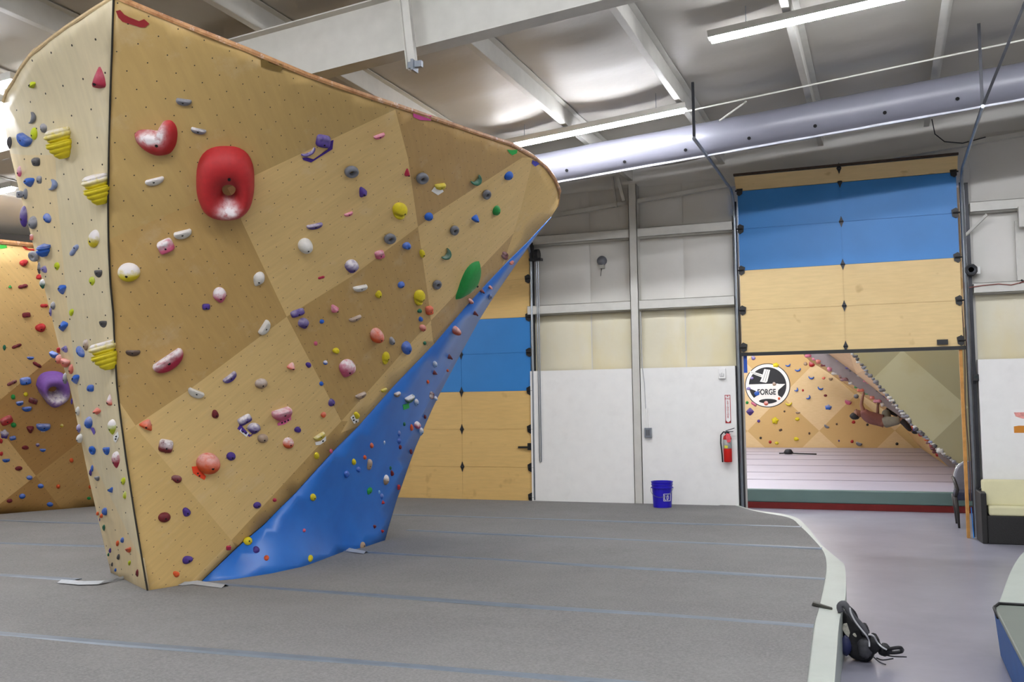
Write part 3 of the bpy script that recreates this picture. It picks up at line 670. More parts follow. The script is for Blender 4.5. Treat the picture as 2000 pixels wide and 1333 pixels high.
# ------------------------------------------------------------------ things on the white boards
YB = WY-.207
def text(body, size, loc, rot, m, parent=None, name='lettering', ext=.001, align='CENTER', sx=1., bold=0.):
    c = bpy.data.curves.new(name, 'FONT'); c.body = body; c.size = size; c.extrude = ext; c.offset = bold; c.align_x = align; c.align_y = 'CENTER'; c.materials.append(m)
    o = bpy.data.objects.new(name, c); COL.objects.link(o); o.rotation_euler = rot; o.scale = (sx, 1, 1)
    o.location = loc; bpy.context.view_layer.update()
    me = bpy.data.meshes.new_from_object(o.evaluated_get(bpy.context.evaluated_depsgraph_get())); me.transform(o.matrix_world)
    bpy.data.objects.remove(o); o = bpy.data.objects.new(name, me); COL.objects.link(o)
    if parent is not None: o.parent = parent; o.matrix_parent_inverse = Matrix.Translation(-parent_world(parent))
    return o
red_paint = mat('red_gloss_paint', 'c81a12', .3, var=.04); red_print = mat('red_print', 'b3121b', .5, var=.02); ink = mat('black_ink', '141414', .6, var=.02); card = mat('white_card', 'f2f1ee', .5, var=.02)
q = ony(1420, 872, YB-.07); zb = float(ony(1420, 903, YB-.07)[2]); zt = float(ony(1420, 850, YB-.07)[2]); cx = float(ony(1421, 872, YB-.07)[0]); R_ = .062
ex = empty('fire_extinguisher', (cx, YB-.07, zb), 'red fire extinguisher hung on the white board beside the doorway', 'fire extinguisher')
b = MB(); b.lathe([(R_*.9, zb), (R_, zb+.012), (R_, zt-.05), (R_*.85, zt-.02), (R_*.5, zt), (.02, zt+.01)], (cx, YB-.07, 0), 24); b.build('cylinder', red_paint, ex, smooth=True)
b = MB(); b.lathe([(R_+.001, zb+.2), (R_+.001, zb+.33)], (cx, YB-.07, 0), 24); b.build('body_label', mat('silver_label', 'a9a9a6', .4, var=.2, sc=40), ex, smooth=True)
b = MB(); b.box((cx-.035, YB-.07-R_-.003, zb+.205), (cx+.012, YB-.07-R_+.008, zb+.245)); b.build('warning_label', mat('yellow_print', 'd9cf45', .5, var=.3, sc=90), ex)
b = MB(); b.lathe([(.022, zt), (.022, zt+.05), (.015, zt+.055)], (cx, YB-.07, 0), 12); b.bar((cx-.02, YB-.07, zt+.06), (cx+.11, YB-.09, zt+.1), .018, .01); b.bar((cx-.02, YB-.07, zt+.045), (cx+.09, YB-.09, zt+.05), .018, .01); b.lathe([(.014, -.01), (.014, .01)], (cx-.02, YB-.1, zt+.03), 10, ax='y'); b.build('valve', dark_steel, ex)
b = MB(); b.tube([(cx-.01, YB-.08, zt+.04), (cx-.05, YB-.09, zt+.045), (cx-.09, YB-.09, zt-.0), (cx-.095, YB-.09, zt-.12), (cx-.08, YB-.09, zt-.28), (cx-.075, YB-.09, zt-.4)], .01, 8); b.build('hose', black_pl, ex, smooth=True)
b = MB(); b.prism([(cx+.0, YB-.145, zt+.03), (cx+.055, YB-.145, zt+.015), (cx+.06, YB-.145, zt-.10), (cx+.01, YB-.145, zt-.11), (cx-.012, YB-.145, zt-.03)], (0, .003, 0)); b.build('inspection_tag', mat('pink_tag', 'e4565e', .5, var=.15, sc=50), ex)
b = MB(); b.box((cx-.02, YB-.012, zt-.12), (cx+.02, YB, zt+.04)); b.box((cx-.012, YB-.05, zt-.0), (cx+.012, YB, zt+.02)); b.build('wall_bracket', dark_steel, ex)
q0 = ony(1415.5, 772, YB); q1 = ony(1428, 827, YB); sw = float(q1[0]-q0[0]); sz0, sz1 = float(q1[2]), float(q0[2]); sx0 = float(q0[0])
sg = empty('wall_sign', (sx0+sw/2, YB, sz0), 'narrow vertical FIRE EXTINGUISHER sign above the extinguisher', 'sign')
b = MB(); b.box((sx0, YB-.004, sz0), (sx0+sw, YB, sz1)); b.build('plate', card, sg)
b = MB(); e = .008
for (a, c) in (((sx0, sz0), (sx0+e, sz1)), ((sx0+sw-e, sz0), (sx0+sw, sz1)), ((sx0, sz1-e), (sx0+sw, sz1))): b.box((a[0], YB-.006, a[1]), (c[0], YB-.003, c[1]))
b.prism([(sx0, YB-.006, sz0), (sx0+sw, YB-.006, sz0), (sx0+sw, YB-.006, sz0+.05), (sx0+sw*.62, YB-.006, sz0+.015), (sx0+sw*.38, YB-.006, sz0+.015), (sx0, YB-.006, sz0+.05)], (0, .003, 0)); b.prism([(sx0+sw*.3, YB-.006, sz1-.012), (sx0+sw*.7, YB-.006, sz1-.012), (sx0+sw*.5, YB-.006, sz1-.03)], (0, .002, 0))
b.build('red_border', red_print, sg)
text('FIRE', .038, (sx0+sw/2, YB-.0065, sz1-.058), (PI/2, 0, 0), red_print, sg)
for i, ch in enumerate('EXTINGUISHER'): text(ch, .031, (sx0+sw/2, YB-.0065, sz1-.098-i*.0215), (PI/2, 0, 0), red_print, sg, 'letter', sx=1.25)
q0 = ony(1404, 720.5, YB); q1 = ony(1418, 740, YB)
al = empty('alarm_box', ((q0[0]+q1[0])/2, YB, q1[2]), 'small white alarm box high on the board left of the doorway', 'alarm')
b = MB(); b.box((q0[0], YB-.05, q1[2]), (q1[0], YB, q0[2])); b.build('case', card, al, bevel=.006)
b = MB(); mx = (q0[0]+q1[0])/2; b.box((mx-.028, YB-.056, q1[2]+.03), (mx+.028, YB-.05, q1[2]+.036)); b.box((mx-.03, YB-.056, q1[2]+.036), (mx-.024, YB-.05, q1[2]+.075)); b.box((mx-.004, YB-.056, q1[2]+.036), (mx+.002, YB-.05, q1[2]+.085)); b.box((mx+.022, YB-.056, q1[2]+.036), (mx+.028, YB-.05, q1[2]+.075)); b.build('grille', mat('grey_print', '8b8b8b', .5), al)
q0 = ony(1260, 836, YB); q1 = ony(1274, 855, YB)
jb = empty('outlet_box', ((q0[0]+q1[0])/2, YB, q1[2]), 'grey metal outlet box beside the column above the bucket', 'outlet box')
b = MB(); b.box((q0[0], YB-.06, q1[2]), (q1[0], YB, q0[2])); b.build('case', galv, jb, bevel=.004)
for s in (.35, .65):
    b = MB(); x_ = q0[0]+(q1[0]-q0[0])*s; b.box((x_-.013, YB-.064, q1[2]+.03), (x_+.013, YB-.059, q0[2]-.03)); b.build('socket', mat('grey_socket', '5f6165', .5), jb)
    b = MB(); b.tube([(x_, YB-.03, q0[2]), (x_-.005, YB-.03, q0[2]+.3)], .008, 6); b.build('conduit', card, jb)
rod('cable', [(q0[0]+.02, YB-.02, q0[2]+.29), (q0[0]+.01, YB-.02, 2.2), (q0[0]-.02, YB-.01, 2.45), (COLX+.08, WY-.16, 2.7), (COLX+.085, WY-.2, 3.3)], .006, mat('grey_cable', 'b6b7b8', .5), 'thin grey cable from the outlet box up beside the column', 'cable')
# grey bell on the insulation
q = ony(1176, 510, WY-.07)
be = empty('alarm_bell', q, 'grey round alarm bell with a dangling wire on the insulation', 'alarm bell')
b = MB(); b.lathe([(.01, -.07), (.06, -.06), (.08, -.02), (.08, 0), (.05, .03)], q, 20, ax='y'); b.build('gong', mat('bell_grey', '6e7077', .4, .3), be, smooth=True)
b = MB(); b.box((q[0]-.035, q[1]-.04, q[2]-.12), (q[0]+.035, q[1]+.05, q[2]-.06)); b.build('base_box', mat('bell_box', 'a9a79f', .5), be, bevel=.004)
b = MB(); b.tube([(q[0]-.01, q[1], q[2]-.12), (q[0]-.02, q[1], q[2]-.17), (q[0]-.03, q[1], q[2]-.24)], .005, 5); b.build('wire', black_pl, be)
# right of the doorway
q = ony(1897, 527, WY-.22)
sp = empty('loudspeaker', q, 'black octagonal loudspeaker beside the right door track', 'speaker')
b = MB(); b.prism([(q[0]+.085*math.cos(k*PI/4+PI/8), q[1], q[2]+.085*math.sin(k*PI/4+PI/8)) for k in range(8)], (0, .17, 0)); b.build('case', black_pl, sp, bevel=.008)
b = MB(); b.lathe([(.065, 0), (.06, -.006), (.02, .004)], (q[0], q[1], q[2]), 20, ax='y'); b.build('cone', dark_steel, sp)
b = MB(); b.box((q[0]+.06, q[1]+.1, q[2]-.05), (q[0]+.12, q[1]+.14, q[2]+.05)); b.build('bracket', card, sp)
q = ony(1906, 738, YB)
th = empty('thermostat', q, 'small square black thermostat on the white board above the sofa', 'thermostat')
b = MB(); b.box((q[0]-.036, YB-.025, q[2]-.045), (q[0]+.036, YB, q[2]+.045)); b.build('case', black_pl, th, bevel=.005)
b = MB(); b.box((q[0]-.02, YB-.028, q[2]-.01), (q[0]+.02, YB-.025, q[2]+.025)); b.build('screen', mat('dark_screen', '2a3436', .2), th)
q0 = ony(1977, 805, YB); q1 = ony(2040, 845, YB)
po = empty('poster', ((q0[0]+q1[0])/2, YB, q1[2]), 'white poster with pink and orange prints at the right edge above the sofa', 'poster')
b = MB(); b.box((q0[0]-.02, YB-.003, q1[2]-.02), (q1[0], YB, q0[2]+.03)); b.build('sheet', card, po)
b = MB(); a_ = ony(1980, 806, YB); c_ = ony(2035, 818, YB); b.prism([(a_[0], YB-.005, a_[2]), (c_[0], YB-.005, a_[2]), (c_[0], YB-.005, c_[2]), (a_[0]+.1, YB-.005, c_[2]), (a_[0]+.02, YB-.005, c_[2]+.03)], (0, .003, 0)); b.build('pink_print', mat('pink_print', 'e39a92', .5, var=.2, sc=30), po)
b = MB(); a_ = ony(1980, 832, YB); c_ = ony(2035, 846, YB); b.prism([(a_[0], YB-.005, a_[2]-.01), (a_[0]+.06, YB-.005, a_[2]), (c_[0], YB-.005, a_[2]), (c_[0], YB-.005, c_[2]), (a_[0], YB-.005, c_[2])], (0, .003, 0)); b.build('orange_print', mat('orange_print', 'cf8420', .5, var=.1), po)
q0 = ony(1981, 432, WY-.1); q1 = ony(2060, 545, WY-.1)
b = MB(); b.box((q0[0], WY-.12, q1[2]), (q1[0], WY-.08, q0[2])); o = b.build('electric_panel', white_steel, bevel=.006); tag(o, 'pale electric panel box at the right edge under the upper girt', 'electric panel')
b = MB(); q = ony(1993, 548, WY-.1); b.tube([(q[0], q[1]-.1, q[2]), (q[0]+.02, q[1]-.1, q[2]-.04), (q[0]-.03, q[1]-.1, q[2]-.05), (q[0]+.04, q[1]-.1, q[2]-.02)], .012, 6); o = b.build('wire_bundle', black_pl); tag(o, 'tangle of black wire under the electric panel', 'wire')
b = MB(); q0 = ony(1988, 404, WY-.26); b.box((q0[0], WY-.3, q0[2]-.28), (q0[0]+.3, WY-.205, q0[2])); o = b.build('junction_box', white_steel, bevel=.004); tag(o, 'white junction box on the upper girt at the right edge', 'junction box')
rod('cable', [ony(1893, 562, WY-.21), ony(1920, 558, WY-.21), ony(1950, 555, WY-.21), ony(1975, 557, WY-.21), ony(2010, 548, WY-.21)], .007, mat('red_cable', '8a5048', .5), 'thin reddish cable lying along the lower girt at right', 'cable')
# ------------------------------------------------------------------ bucket
q = onz(1286, 993, MZ+.01); bc = (float(q[0])+.03, float(q[1])+.14, MZ+.011)
bu = empty('bucket', bc, 'deep blue plastic bucket standing on the mat by the column', 'bucket')
blue_pl = mat('blue_plastic', '2014b4', .35, var=.04)
rb, rt, hb = .132, .150, .375
b = MB(); z = bc[2]
b.lathe([(.02, z), (rb, z), (rt-.004, z+hb*.74), (rt+.012, z+hb*.745), (rt+.012, z+hb*.775), (rt, z+hb*.78), (rt+.001, z+hb*.86), (rt+.009, z+hb*.865), (rt+.009, z+hb*.885), (rt+.002, z+hb*.89), (rt+.006, z+hb*.97), (rt+.011, z+hb*.98), (rt+.011, z+hb), (rt-.004, z+hb), (rt-.006, z+hb*.8), (rb-.004, z+.01), (.02, z+.01)], (bc[0], bc[1], 0), 36)
b.build('pail', blue_pl, bu, smooth=True).modifiers.new('e', 'EDGE_SPLIT').split_angle = .6
b = MB(); hh = z+hb*.76
b.tube([(bc[0]+(rt+.016)*math.cos(a), bc[1]-(rt+.016)*abs(math.sin(a))*.98-.0, hh-.13*math.sin(a)*1.0) for a in np.linspace(PI, 0, 17)], .0035, 6); b.build('wire_handle', galv, bu)
g = empty('logo_patch', bc); g.parent = bu; g.location = (0, 0, 0)
def onpail(a, zz): r = rb+(rt-rb)*zz/(hb*.74)+.0015; return (bc[0]+r*math.sin(a), bc[1]-r*math.cos(a), z+zz)
b = MB(); fr = [(.35, .10), (1.15, .10), (1.15, .20), (.35, .20)]
for i in range(4):
    a, c = fr[i], fr[(i+1) % 4]; b.tube([onpail(a[0]+(c[0]-a[0])*k/6, a[1]+(c[1]-a[1])*k/6) for k in range(7)], .004, 5)
b.build('logo_frame', card, g)
b = MB()
for pts in ([(.45, .185), (.45, .115), (.60, .115)], [(.68, .15), (.72, .18), (.80, .185), (.86, .16), (.86, .135), (.80, .115), (.72, .115), (.68, .15)]):
    b.tube([onpail(*p) for p in pts], .005, 5)
b.build('letters', card, g)
# ------------------------------------------------------------------ sofa, chair, pads, bag
s0 = onz(1901.5, 1049, 0); s1 = onz(1919.6, 1063, 0); sx = float(s1[0]); sy = float(s1[1]); yb = 14.59
wick = mat('black_woven_resin', '1b1a19', .55, var=.25, sc=60, bump=.4, bsc=90)
cream = mat('cream_cushion', 'd8d3aa', .8, var=.04, sc=4, bump=.1, bsc=30)
so = empty('sofa', (sx+.9, (sy+yb)/2, 0), 'black woven sofa with cream cushions right of the doorway', 'sofa')
za = float(ony(1925, 964, sy)[2]); zb_ = float(ony(1905, 959, yb)[2]); aw = float(ony(1928, 1000, sy)[0])-sx
b = MB(); b.hexa([(sx, sy, .0), (sx+aw, sy, 0), (sx+aw, yb, 0), (sx-.04, yb, 0), (sx, sy, za), (sx+aw, sy, za), (sx+aw, yb, za+.02), (sx-.04, yb, za+.02)]); b.build('arm', wick, so, bevel=.012)
zs_ = float(ony(1960, 1009, sy)[2])
b = MB(); b.box((sx+aw, sy+.01, .0), (sx+2.0, yb, zs_-.0)); b.build('seat_base', wick, so, bevel=.01)
b = MB(); b.box((sx+2.0, sy, 0), (sx+2.0+aw, yb, za)); b.build('arm', wick, so, bevel=.012)
b = MB(); b.box((sx+.02, yb-.07, 0), (sx+1.98+aw, yb, za+.04)); b.build('back_frame', wick, so, bevel=.01)
b = MB(); b.box((sx+aw+.02, sy+.0, zs_), (sx+1.99, yb-.2, zs_+.13)); o = b.build('seat_cushion', cream, so, bevel=.03, seg=3)
zc = float(ony(1935, 938, yb-.2)[2]); xl = float(ony(1918, 980, yb-.15)[0])
b = MB(); b.hexa([(xl, yb-.26, zs_+.12), (sx+1.98, yb-.26, zs_+.12), (sx+1.98, yb-.08, zs_+.12), (xl, yb-.08, zs_+.12), (xl, yb-.17, zc), (sx+1.98, yb-.17, zc), (sx+1.98, yb-.05, zc), (xl, yb-.05, zc)]); b.build('back_cushion', cream, so, bevel=.03, seg=3)
b = MB(); b.lathe([(.0, 0), (.03, .0), (.03, .02), (.0, .02)], (float(ony(1917, 958, yb-.12)[0]), yb-.12, za+.02), 12); o = b.build('jar_lid', black_pl); tag(o, 'small round black lid lying on the sofa arm', 'lid')
# armchair behind the stud
q = onz(1872, 1032, 0); fx, fy = float(q[0]), float(q[1])
ch = empty('armchair', (fx+.3, fy+.3, 0), 'grey upholstered armchair with dark wood legs behind the pine stud', 'chair')
dwood = mat('dark_walnut', '2b2623', .4, var=.15); gfab = mat('grey_upholstery', '77767e', .85, var=.08, sc=20); nfab = mat('navy_seat_fabric', '2b2f42', .8, var=.1)
W_, D_ = .56, .54
for (lx, ly) in ((fx, fy), (fx+W_, fy), (fx, fy+D_), (fx+W_, fy+D_)):
    b = MB(); b.tube([(lx+.01, ly-.01, 0), (lx, ly, .22), (lx-.02 if lx == fx else lx+.02, ly, .45)], [.016, .024, .03], 8); b.build('leg', dwood, ch, smooth=True)
b = MB(); b.box((fx-.02, fy-.02, .40), (fx+W_+.02, fy+D_, .52)); b.build('seat', nfab, ch, bevel=.03, seg=3)
for lx in (fx-.02, fx+W_+.02):
    b = MB(); b.tube([(lx, fy+.0, .45), (lx+.03*(1 if lx < fx+.2 else -1), fy-.02, .56), (lx, fy+.02, .67), (lx, fy+.2, .69), (lx, fy+D_, .70)], .024, 8); b.build('arm', dwood, ch, smooth=True)
bk = []
b = MB(); nb = 10; vs = []
for j in range(9):
    c = j/8
    for i in range(nb+1):
        a = i/nb*2-1; wz = .46+.47*c*(1-.25*max(0, abs(a)-.5)**1.5*2); half = (W_/2)*(1 if c < .6 else 1-(c-.6)**2*1.1)
        vs.append((fx+W_/2+a*half, fy+D_+.02+.10*c-.06*a*a, wz))
fs = [(j*(nb+1)+i, j*(nb+1)+i+1, (j+1)*(nb+1)+i+1, (j+1)*(nb+1)+i) for j in range(8) for i in range(nb)]
b.add(vs, fs); o = b.build('backrest', gfab, ch, smooth=True, fix=False); md = o.modifiers.new('t', 'SOLIDIFY'); md.thickness = .07; md.offset = 1
md = o.modifiers.new('b', 'BEVEL'); md.width = .015; md.segments = 2
b = MB(); b.tube([vs[j*(nb+1)] for j in range(9)]+[vs[8*(nb+1)+i] for i in range(1, nb+1)]+[vs[j*(nb+1)+nb] for j in range(7, -1, -1)], .013, 6); b.build('frame_trim', mat('chrome_trim', 'b6b8bc', .25, .8), ch, smooth=True)
# second padded area at the lower right
olive = mat('grey_green_vinyl', '70776f', .5, var=.06, sc=3); bl_v = mat('blue_vinyl', '0f559c', .6, var=.08, sc=4)
TOP = [onz(u, v, MZ) for u, v in ((1948, 1187), (1958, 1160), (1972, 1122), (1988, 1092), (2005, 1075), (2030, 1062))]
TOP = catmull(TOP, 3)
pd = empty('crash_mat', (1.6, 8.5, 0), 'sage edged crash mat reaching in at the right edge beyond the folded pad', 'crash mat')
lp = [np.array([3.6, 8.2, MZ]), np.array([.74, 8.2, MZ])]+TOP[1:]+[np.array([3.6, float(TOP[-1][1])+.3, MZ])]
b = MB(); b.prism([p*np.array([1, 1, 0])+np.array([0, 0, .002]) for p in lp], (0, 0, MZ-.002)); b.build('foam_body', vinyl, pd)
lp2 = [np.array([3.6, 8.25, MZ+.001])]+[p+np.array([.24, -.1, .001]) for p in TOP[1:]][0:]+[np.array([3.6, float(TOP[-1][1])+.1, MZ+.001])]
b = MB(); b.prism([np.array([3.6, 8.22, MZ]), np.array([.98, 8.22, MZ])]+[p+np.array([.24, -.12, 0]) for p in TOP[1:]]+[np.array([3.6, float(TOP[-1][1])+.1, MZ])], (0, 0, .006)); b.build('carpet_top', mat('dark_grey_carpet', '4f4e50', .95, var=.1, sc=40), pd)
fp = empty('folded_pad', (1.4, 6.5, 0), 'thick crash pad with grey top and blue side at the lower right corner', 'crash pad')
b = MB(); b.hexa([(.735, 4.6, .002), (3.4, 4.6, .002), (3.4, 8.17, .002), (.735, 8.17, .002), (.70, 4.6, MZ), (3.4, 4.6, MZ), (3.4, 8.17, MZ), (.70, 8.17, MZ)]); b.build('blue_side', bl_v, fp, bevel=.02)
b = MB(); b.box((.698, 4.58, MZ-.012), (3.42, 8.175, MZ+.02)); b.build('grey_top', olive, fp, bevel=.012)
b = MB(); b.tube([(3.3, 8.19, MZ+.03), (.95, 8.19, MZ+.025), (.74, 8.17, MZ+.03), (.695, 8.05, MZ+.02), (.70, 7.85, MZ-.01)], .012, 6); b.build('edge_strap', black_pl, fp, smooth=True)
# dark bar on the mat edge
q0 = onz(1588, 1179, MZ+.02); q1 = onz(1626, 1186, MZ+.02)
b = MB(); b.hexa([q0+np.array([-.01, -.03, -.012]), q1+np.array([0, -.02, -.02]), q1+np.array([0, .005, -.02]), q0+np.array([-.01, .03, -.012]), q0+np.array([0, -.03, .012]), q1+np.array([0, -.02, -.004]), q1+np.array([0, .005, -.004]), q0+np.array([0, .03, .012])])
o = b.build('dark_bar', mat('dark_olive_plastic', '3a3a33', .5), bevel=.006); tag(o, 'flat dark bar lying across the mat edging', 'brush')
# ------------------------------------------------------------------ backpack slumped against the mat edge
nyl = mat('black_nylon', '17171a', .6, var=.2, sc=14, bump=.5, bsc=26); gnyl = mat('grey_nylon', '4a4a4e', .6, var=.2, sc=20, bump=.3, bsc=40); pale = mat('pale_webbing', 'c2c2c4', .5); patch = mat('pale_print', 'b9b7a6', .6, var=.25, sc=60); navy = mat('navy_nylon', '262c55', .6)
bp0 = onz(1650, 1192, .44); bag = empty('backpack', (float(onz(1665, 1262, 0)[0]), float(onz(1665, 1262, 0)[1]), 0), 'black and grey backpack with pale straps slumped against the mat edge', 'backpack')
def bpx(u, v, y): return ony(u, v, y)
axis = [(1652, 1192, 7.80, .03, .03), (1655, 1202, 7.80, .055, .05), (1659, 1220, 7.80, .085, .06), (1664, 1240, 7.80, .105, .075), (1672, 1258, 7.80, .125, .085), (1683, 1272, 7.80, .135, .085), (1696, 1280, 7.80, .11, .07), (1706, 1286, 7.80, .06, .04)]
rings = []; NB = 16
pts = [np.array(bpx(u, v, y)) for u, v, y, _, _ in axis]
for i, (p, ax_) in enumerate(zip(pts, axis)):
    tg = pts[min(i+1, len(pts)-1)]-pts[max(i-1, 0)]; tg /= np.linalg.norm(tg); sd = np.cross(tg, CF); sd /= np.linalg.norm(sd); nn = np.cross(sd, tg)
    for j in range(NB):
        a = 2*PI*j/NB; k = 1+.07*math.sin(i*2.3+j*1.9)
        q = p+sd*ax_[3]*.82*k*math.copysign(abs(math.cos(a))**.75, math.cos(a))+nn*ax_[4]*1.1*k*math.copysign(abs(math.sin(a))**.75, math.sin(a)); q[2] = max(q[2], .006); rings.append(q)
b = MB(); k = len(axis); b.add(rings, [(i*NB+j, i*NB+(j+1) % NB, (i+1)*NB+(j+1) % NB, (i+1)*NB+j) for i in range(k-1) for j in range(NB)]+[tuple(range(NB-1, -1, -1)), tuple((k-1)*NB+j for j in range(NB))])
o = b.build('body', nyl, bag, smooth=True); md = o.modifiers.new('s', 'SUBSURF'); md.levels = 1; md.render_levels = 2
def strap(name, uvs, r, m, lab=None):
    p = [ony(u, v, y-(.10 if v < 1272 else .0)-(.07 if name == 'webbing' and r > .006 else 0)) for u, v, y in uvs]; p = [np.array([q[0], q[1], max(q[2], r*.6+.002)]) for q in p]
    b = MB(); b.tube(catmull(p, 4), r, 6); o = b.build(name, m, bag, smooth=True)
    if lab: o['label'] = lab
    return o
strap('shoulder_strap', [(1643, 1196, 7.74), (1640, 1185, 7.74), (1648, 1180, 7.74), (1656, 1190, 7.74), (1668, 1208, 7.74), (1684, 1226, 7.74), (1692, 1240, 7.74)], .026, gnyl, 'wide grey padded shoulder strap')
strap('shoulder_strap', [(1652, 1186, 7.74), (1662, 1190, 7.74), (1672, 1206, 7.74), (1678, 1222, 7.74)], .010, nyl)
strap('webbing', [(1660, 1188, 7.74), (1662, 1198, 7.74), (1670, 1214, 7.74), (1682, 1230, 7.74), (1692, 1242, 7.74), (1697, 1252, 7.78), (1698, 1264, 7.76)], .0065, pale, 'pale webbing strap')
strap('webbing', [(1696, 1240, 7.74), (1706, 1243, 7.74), (1714, 1256, 7.78), (1722, 1264, 7.76), (1732, 1270, 7.76)], .0065, pale, 'pale webbing strap')
strap('webbing', [(1660, 1186, 7.74), (1670, 1196, 7.74), (1676, 1210, 7.74), (1679, 1221, 7.74)], .005, nyl)
strap('hip_belt', [(1722, 1274, 7.74), (1740, 1268, 7.74), (1758, 1266, 7.74), (1762, 1272, 7.74), (1752, 1275, 7.74), (1730, 1276, 7.74)], .014, nyl, 'folded black hip belt')
strap('webbing', [(1728, 1280, 7.74), (1745, 1283, 7.74), (1771, 1284, 7.74)], .005, nyl)
strap('webbing', [(1712, 1286, 7.72), (1724, 1290, 7.70), (1745, 1287, 7.70)], .005, nyl)
strap('webbing', [(1706, 1284, 7.70), (1718, 1294, 7.67), (1730, 1299, 7.64)], .005, gnyl)
for nm, c, rr, m, lab in (('side_pouch', (1706, 1258, 7.74), (.05, .05, .07), nyl, None), ('front_pocket', (1690, 1266, 7.74), (.055, .04, .075), gnyl, 'grey front pocket'), ('side_pouch', (1652, 1262, 7.74), (.04, .05, .07), navy, 'navy side pouch'), ('strap_bundle', (1727, 1270, 7.78), (.05, .04, .045), nyl, None), ('side_pouch', (1688, 1232, 7.74), (.035, .04, .05), nyl, None)):
    p = ony(c[0], c[1], c[2]-.05); b = MB(); n1, n2 = 8, 12; vs = []
    for i in range(n1+1):
        for j in range(n2):
            a = PI*i/n1; e = 2*PI*j/n2; w_ = 1+.12*math.sin(3*e+i*1.7); vs.append((p[0]+rr[0]*math.sin(a)*math.cos(e)*w_, p[1]+rr[1]*math.sin(a)*math.sin(e), max(.004, p[2]+rr[2]*math.cos(a)*w_)))
    b.add(vs, [(i*n2+j, i*n2+(j+1) % n2, (i+1)*n2+(j+1) % n2, (i+1)*n2+j) for i in range(n1) for j in range(n2)]); o = b.build(nm, m, bag, smooth=True)
    if lab: o['label'] = lab
for u, v, y, su, sv in ((1653, 1232, 7.74, .03, .05), (1670, 1242, 7.74, .014, .014)):
    p = ony(u, v, y-.08); b = MB(); b.prism([p+CR*su*a+CU*sv*c for a, c in ((-.6, .9), (.2, 1), (.9, -.3), (.6, -1), (-.2, -.6), (-1, .2))], CF*.012); o = b.build('print_patch', patch, bag); o['label'] = 'pale printed patch'
# ------------------------------------------------------------------ back room seen through the doorway
ZM = .342; YM = 17.72; YBK = 32.0
lilac = mat('lilac_grey_vinyl', 'aaa6b4', .45, var=.05, sc=.7, dirt=('8d8799', 1.2, .3)); gv = mat('green_grey_vinyl', '5f7772', .35, var=.08, sc=2, bump=.3, bsc=3); maroon = mat('maroon_carpet', '6e1612', .8, var=.08)
mp = empty('crash_mat', (-1, YM, 0), 'thick crash mat filling the back room, green front over a maroon base', 'crash mat')
zr0, zr1 = float(ony(1461, 982, YM)[2]), float(ony(1863, 988, YM)[2])
b = MB(); b.box((-5.8, YM-.01, .004), (2.6, YM+.4, (zr0+zr1)/2)); o = b.build('base_skirt', maroon, mp); o['label'] = 'maroon base under the front'
b = MB(); b.box((-5.8, YM+.0, (zr0+zr1)/2), (2.6, YM+.3, ZM-.002))
o = b.build('front_flap', gv, mp, bevel=.02); o['label'] = 'grey green vinyl front'
b = MB(); b.box((-5.8, YM+.05, .125), (2.6, YBK-.02, ZM)); o = b.build('top_cover', lilac, mp, bevel=.03); o['label'] = 'pale lilac top'
for v in (939.5, 925, 911, 899, 890, 884):
    y = float(onz(1660, v, ZM)[1]); b = MB(); b.box((-5.7, y-.03, ZM-.002), (2.5, y+.03, ZM+.006)); b.build('seam_tape', mat('grey_seam', '85828c', .5), mp)
# plywood wall with diamond sheets
t = NT('diamond_birch'); v_ = t.obj()
rot = t.n('ShaderNodeMapping'); t.l(v_, rot.inputs[0]); rot.inputs['Rotation'].default_value = (0, PI/4, 0); rot.inputs['Scale'].default_value = (1/1.56,)*3
ck = t.n('ShaderNodeTexChecker'); t.l(rot.outputs[0], ck.inputs[0]); ck.inputs['Scale'].default_value = 1
sx_ = t.n('ShaderNodeSeparateXYZ'); t.l(rot.outputs[0], sx_.inputs[0])
ck2 = t.math('MODULO', t.math('ADD', t.math('FLOOR', sx_.outputs[0]), t.math('FLOOR', sx_.outputs[2])), 2.)
o_ = t.mix(t.math('ABSOLUTE', ck2), lin('dcbf8e'), lin('c7a265'))
o_ = t.mix(t.math('MULTIPLY', t.ramp(t.noise(.6, v_, 4), .4, .7), .3), o_, lin('d3b27a'))
o_ = t.mix(t.math('MULTIPLY', t.ramp(t.noise(6, t.scale(v_, (1, 1, 6)), 5), .4, .75), .25), o_, lin('bd9a60'))
t.base(o_); t.b.inputs['Roughness'].default_value = .5; DIAM = t.m
vx = ony(1600, 842, YBK)
cw = empty('climbing_wall', (float(vx[0]), YBK, float(vx[2])), 'birch climbing wall with a painted anvil emblem at the end of the back room', 'climbing wall')
b = MB(); q = -np.array(vx)
b.box((-9-vx[0], 0, .30-vx[2]), (7-vx[0], .1, 6.2-vx[2])); o = b.build('front_face', DIAM); o.parent = cw
b = MB(); b.box((-9, YBK+.1, 0), (7, YBK+.3, roof(7)+.2)); o = b.build('wall_back_room', liner); tag(o, 'end wall behind the back room climbing wall', 'wall', kind='structure')
b = MB(); b.box((-7.4, WY+.2, 0), (-7.2, YBK+.1, roof(-7.2)+.2)); o = b.build('wall_back_room_left', liner); tag(o, 'left side wall of the back room', 'wall', kind='structure')
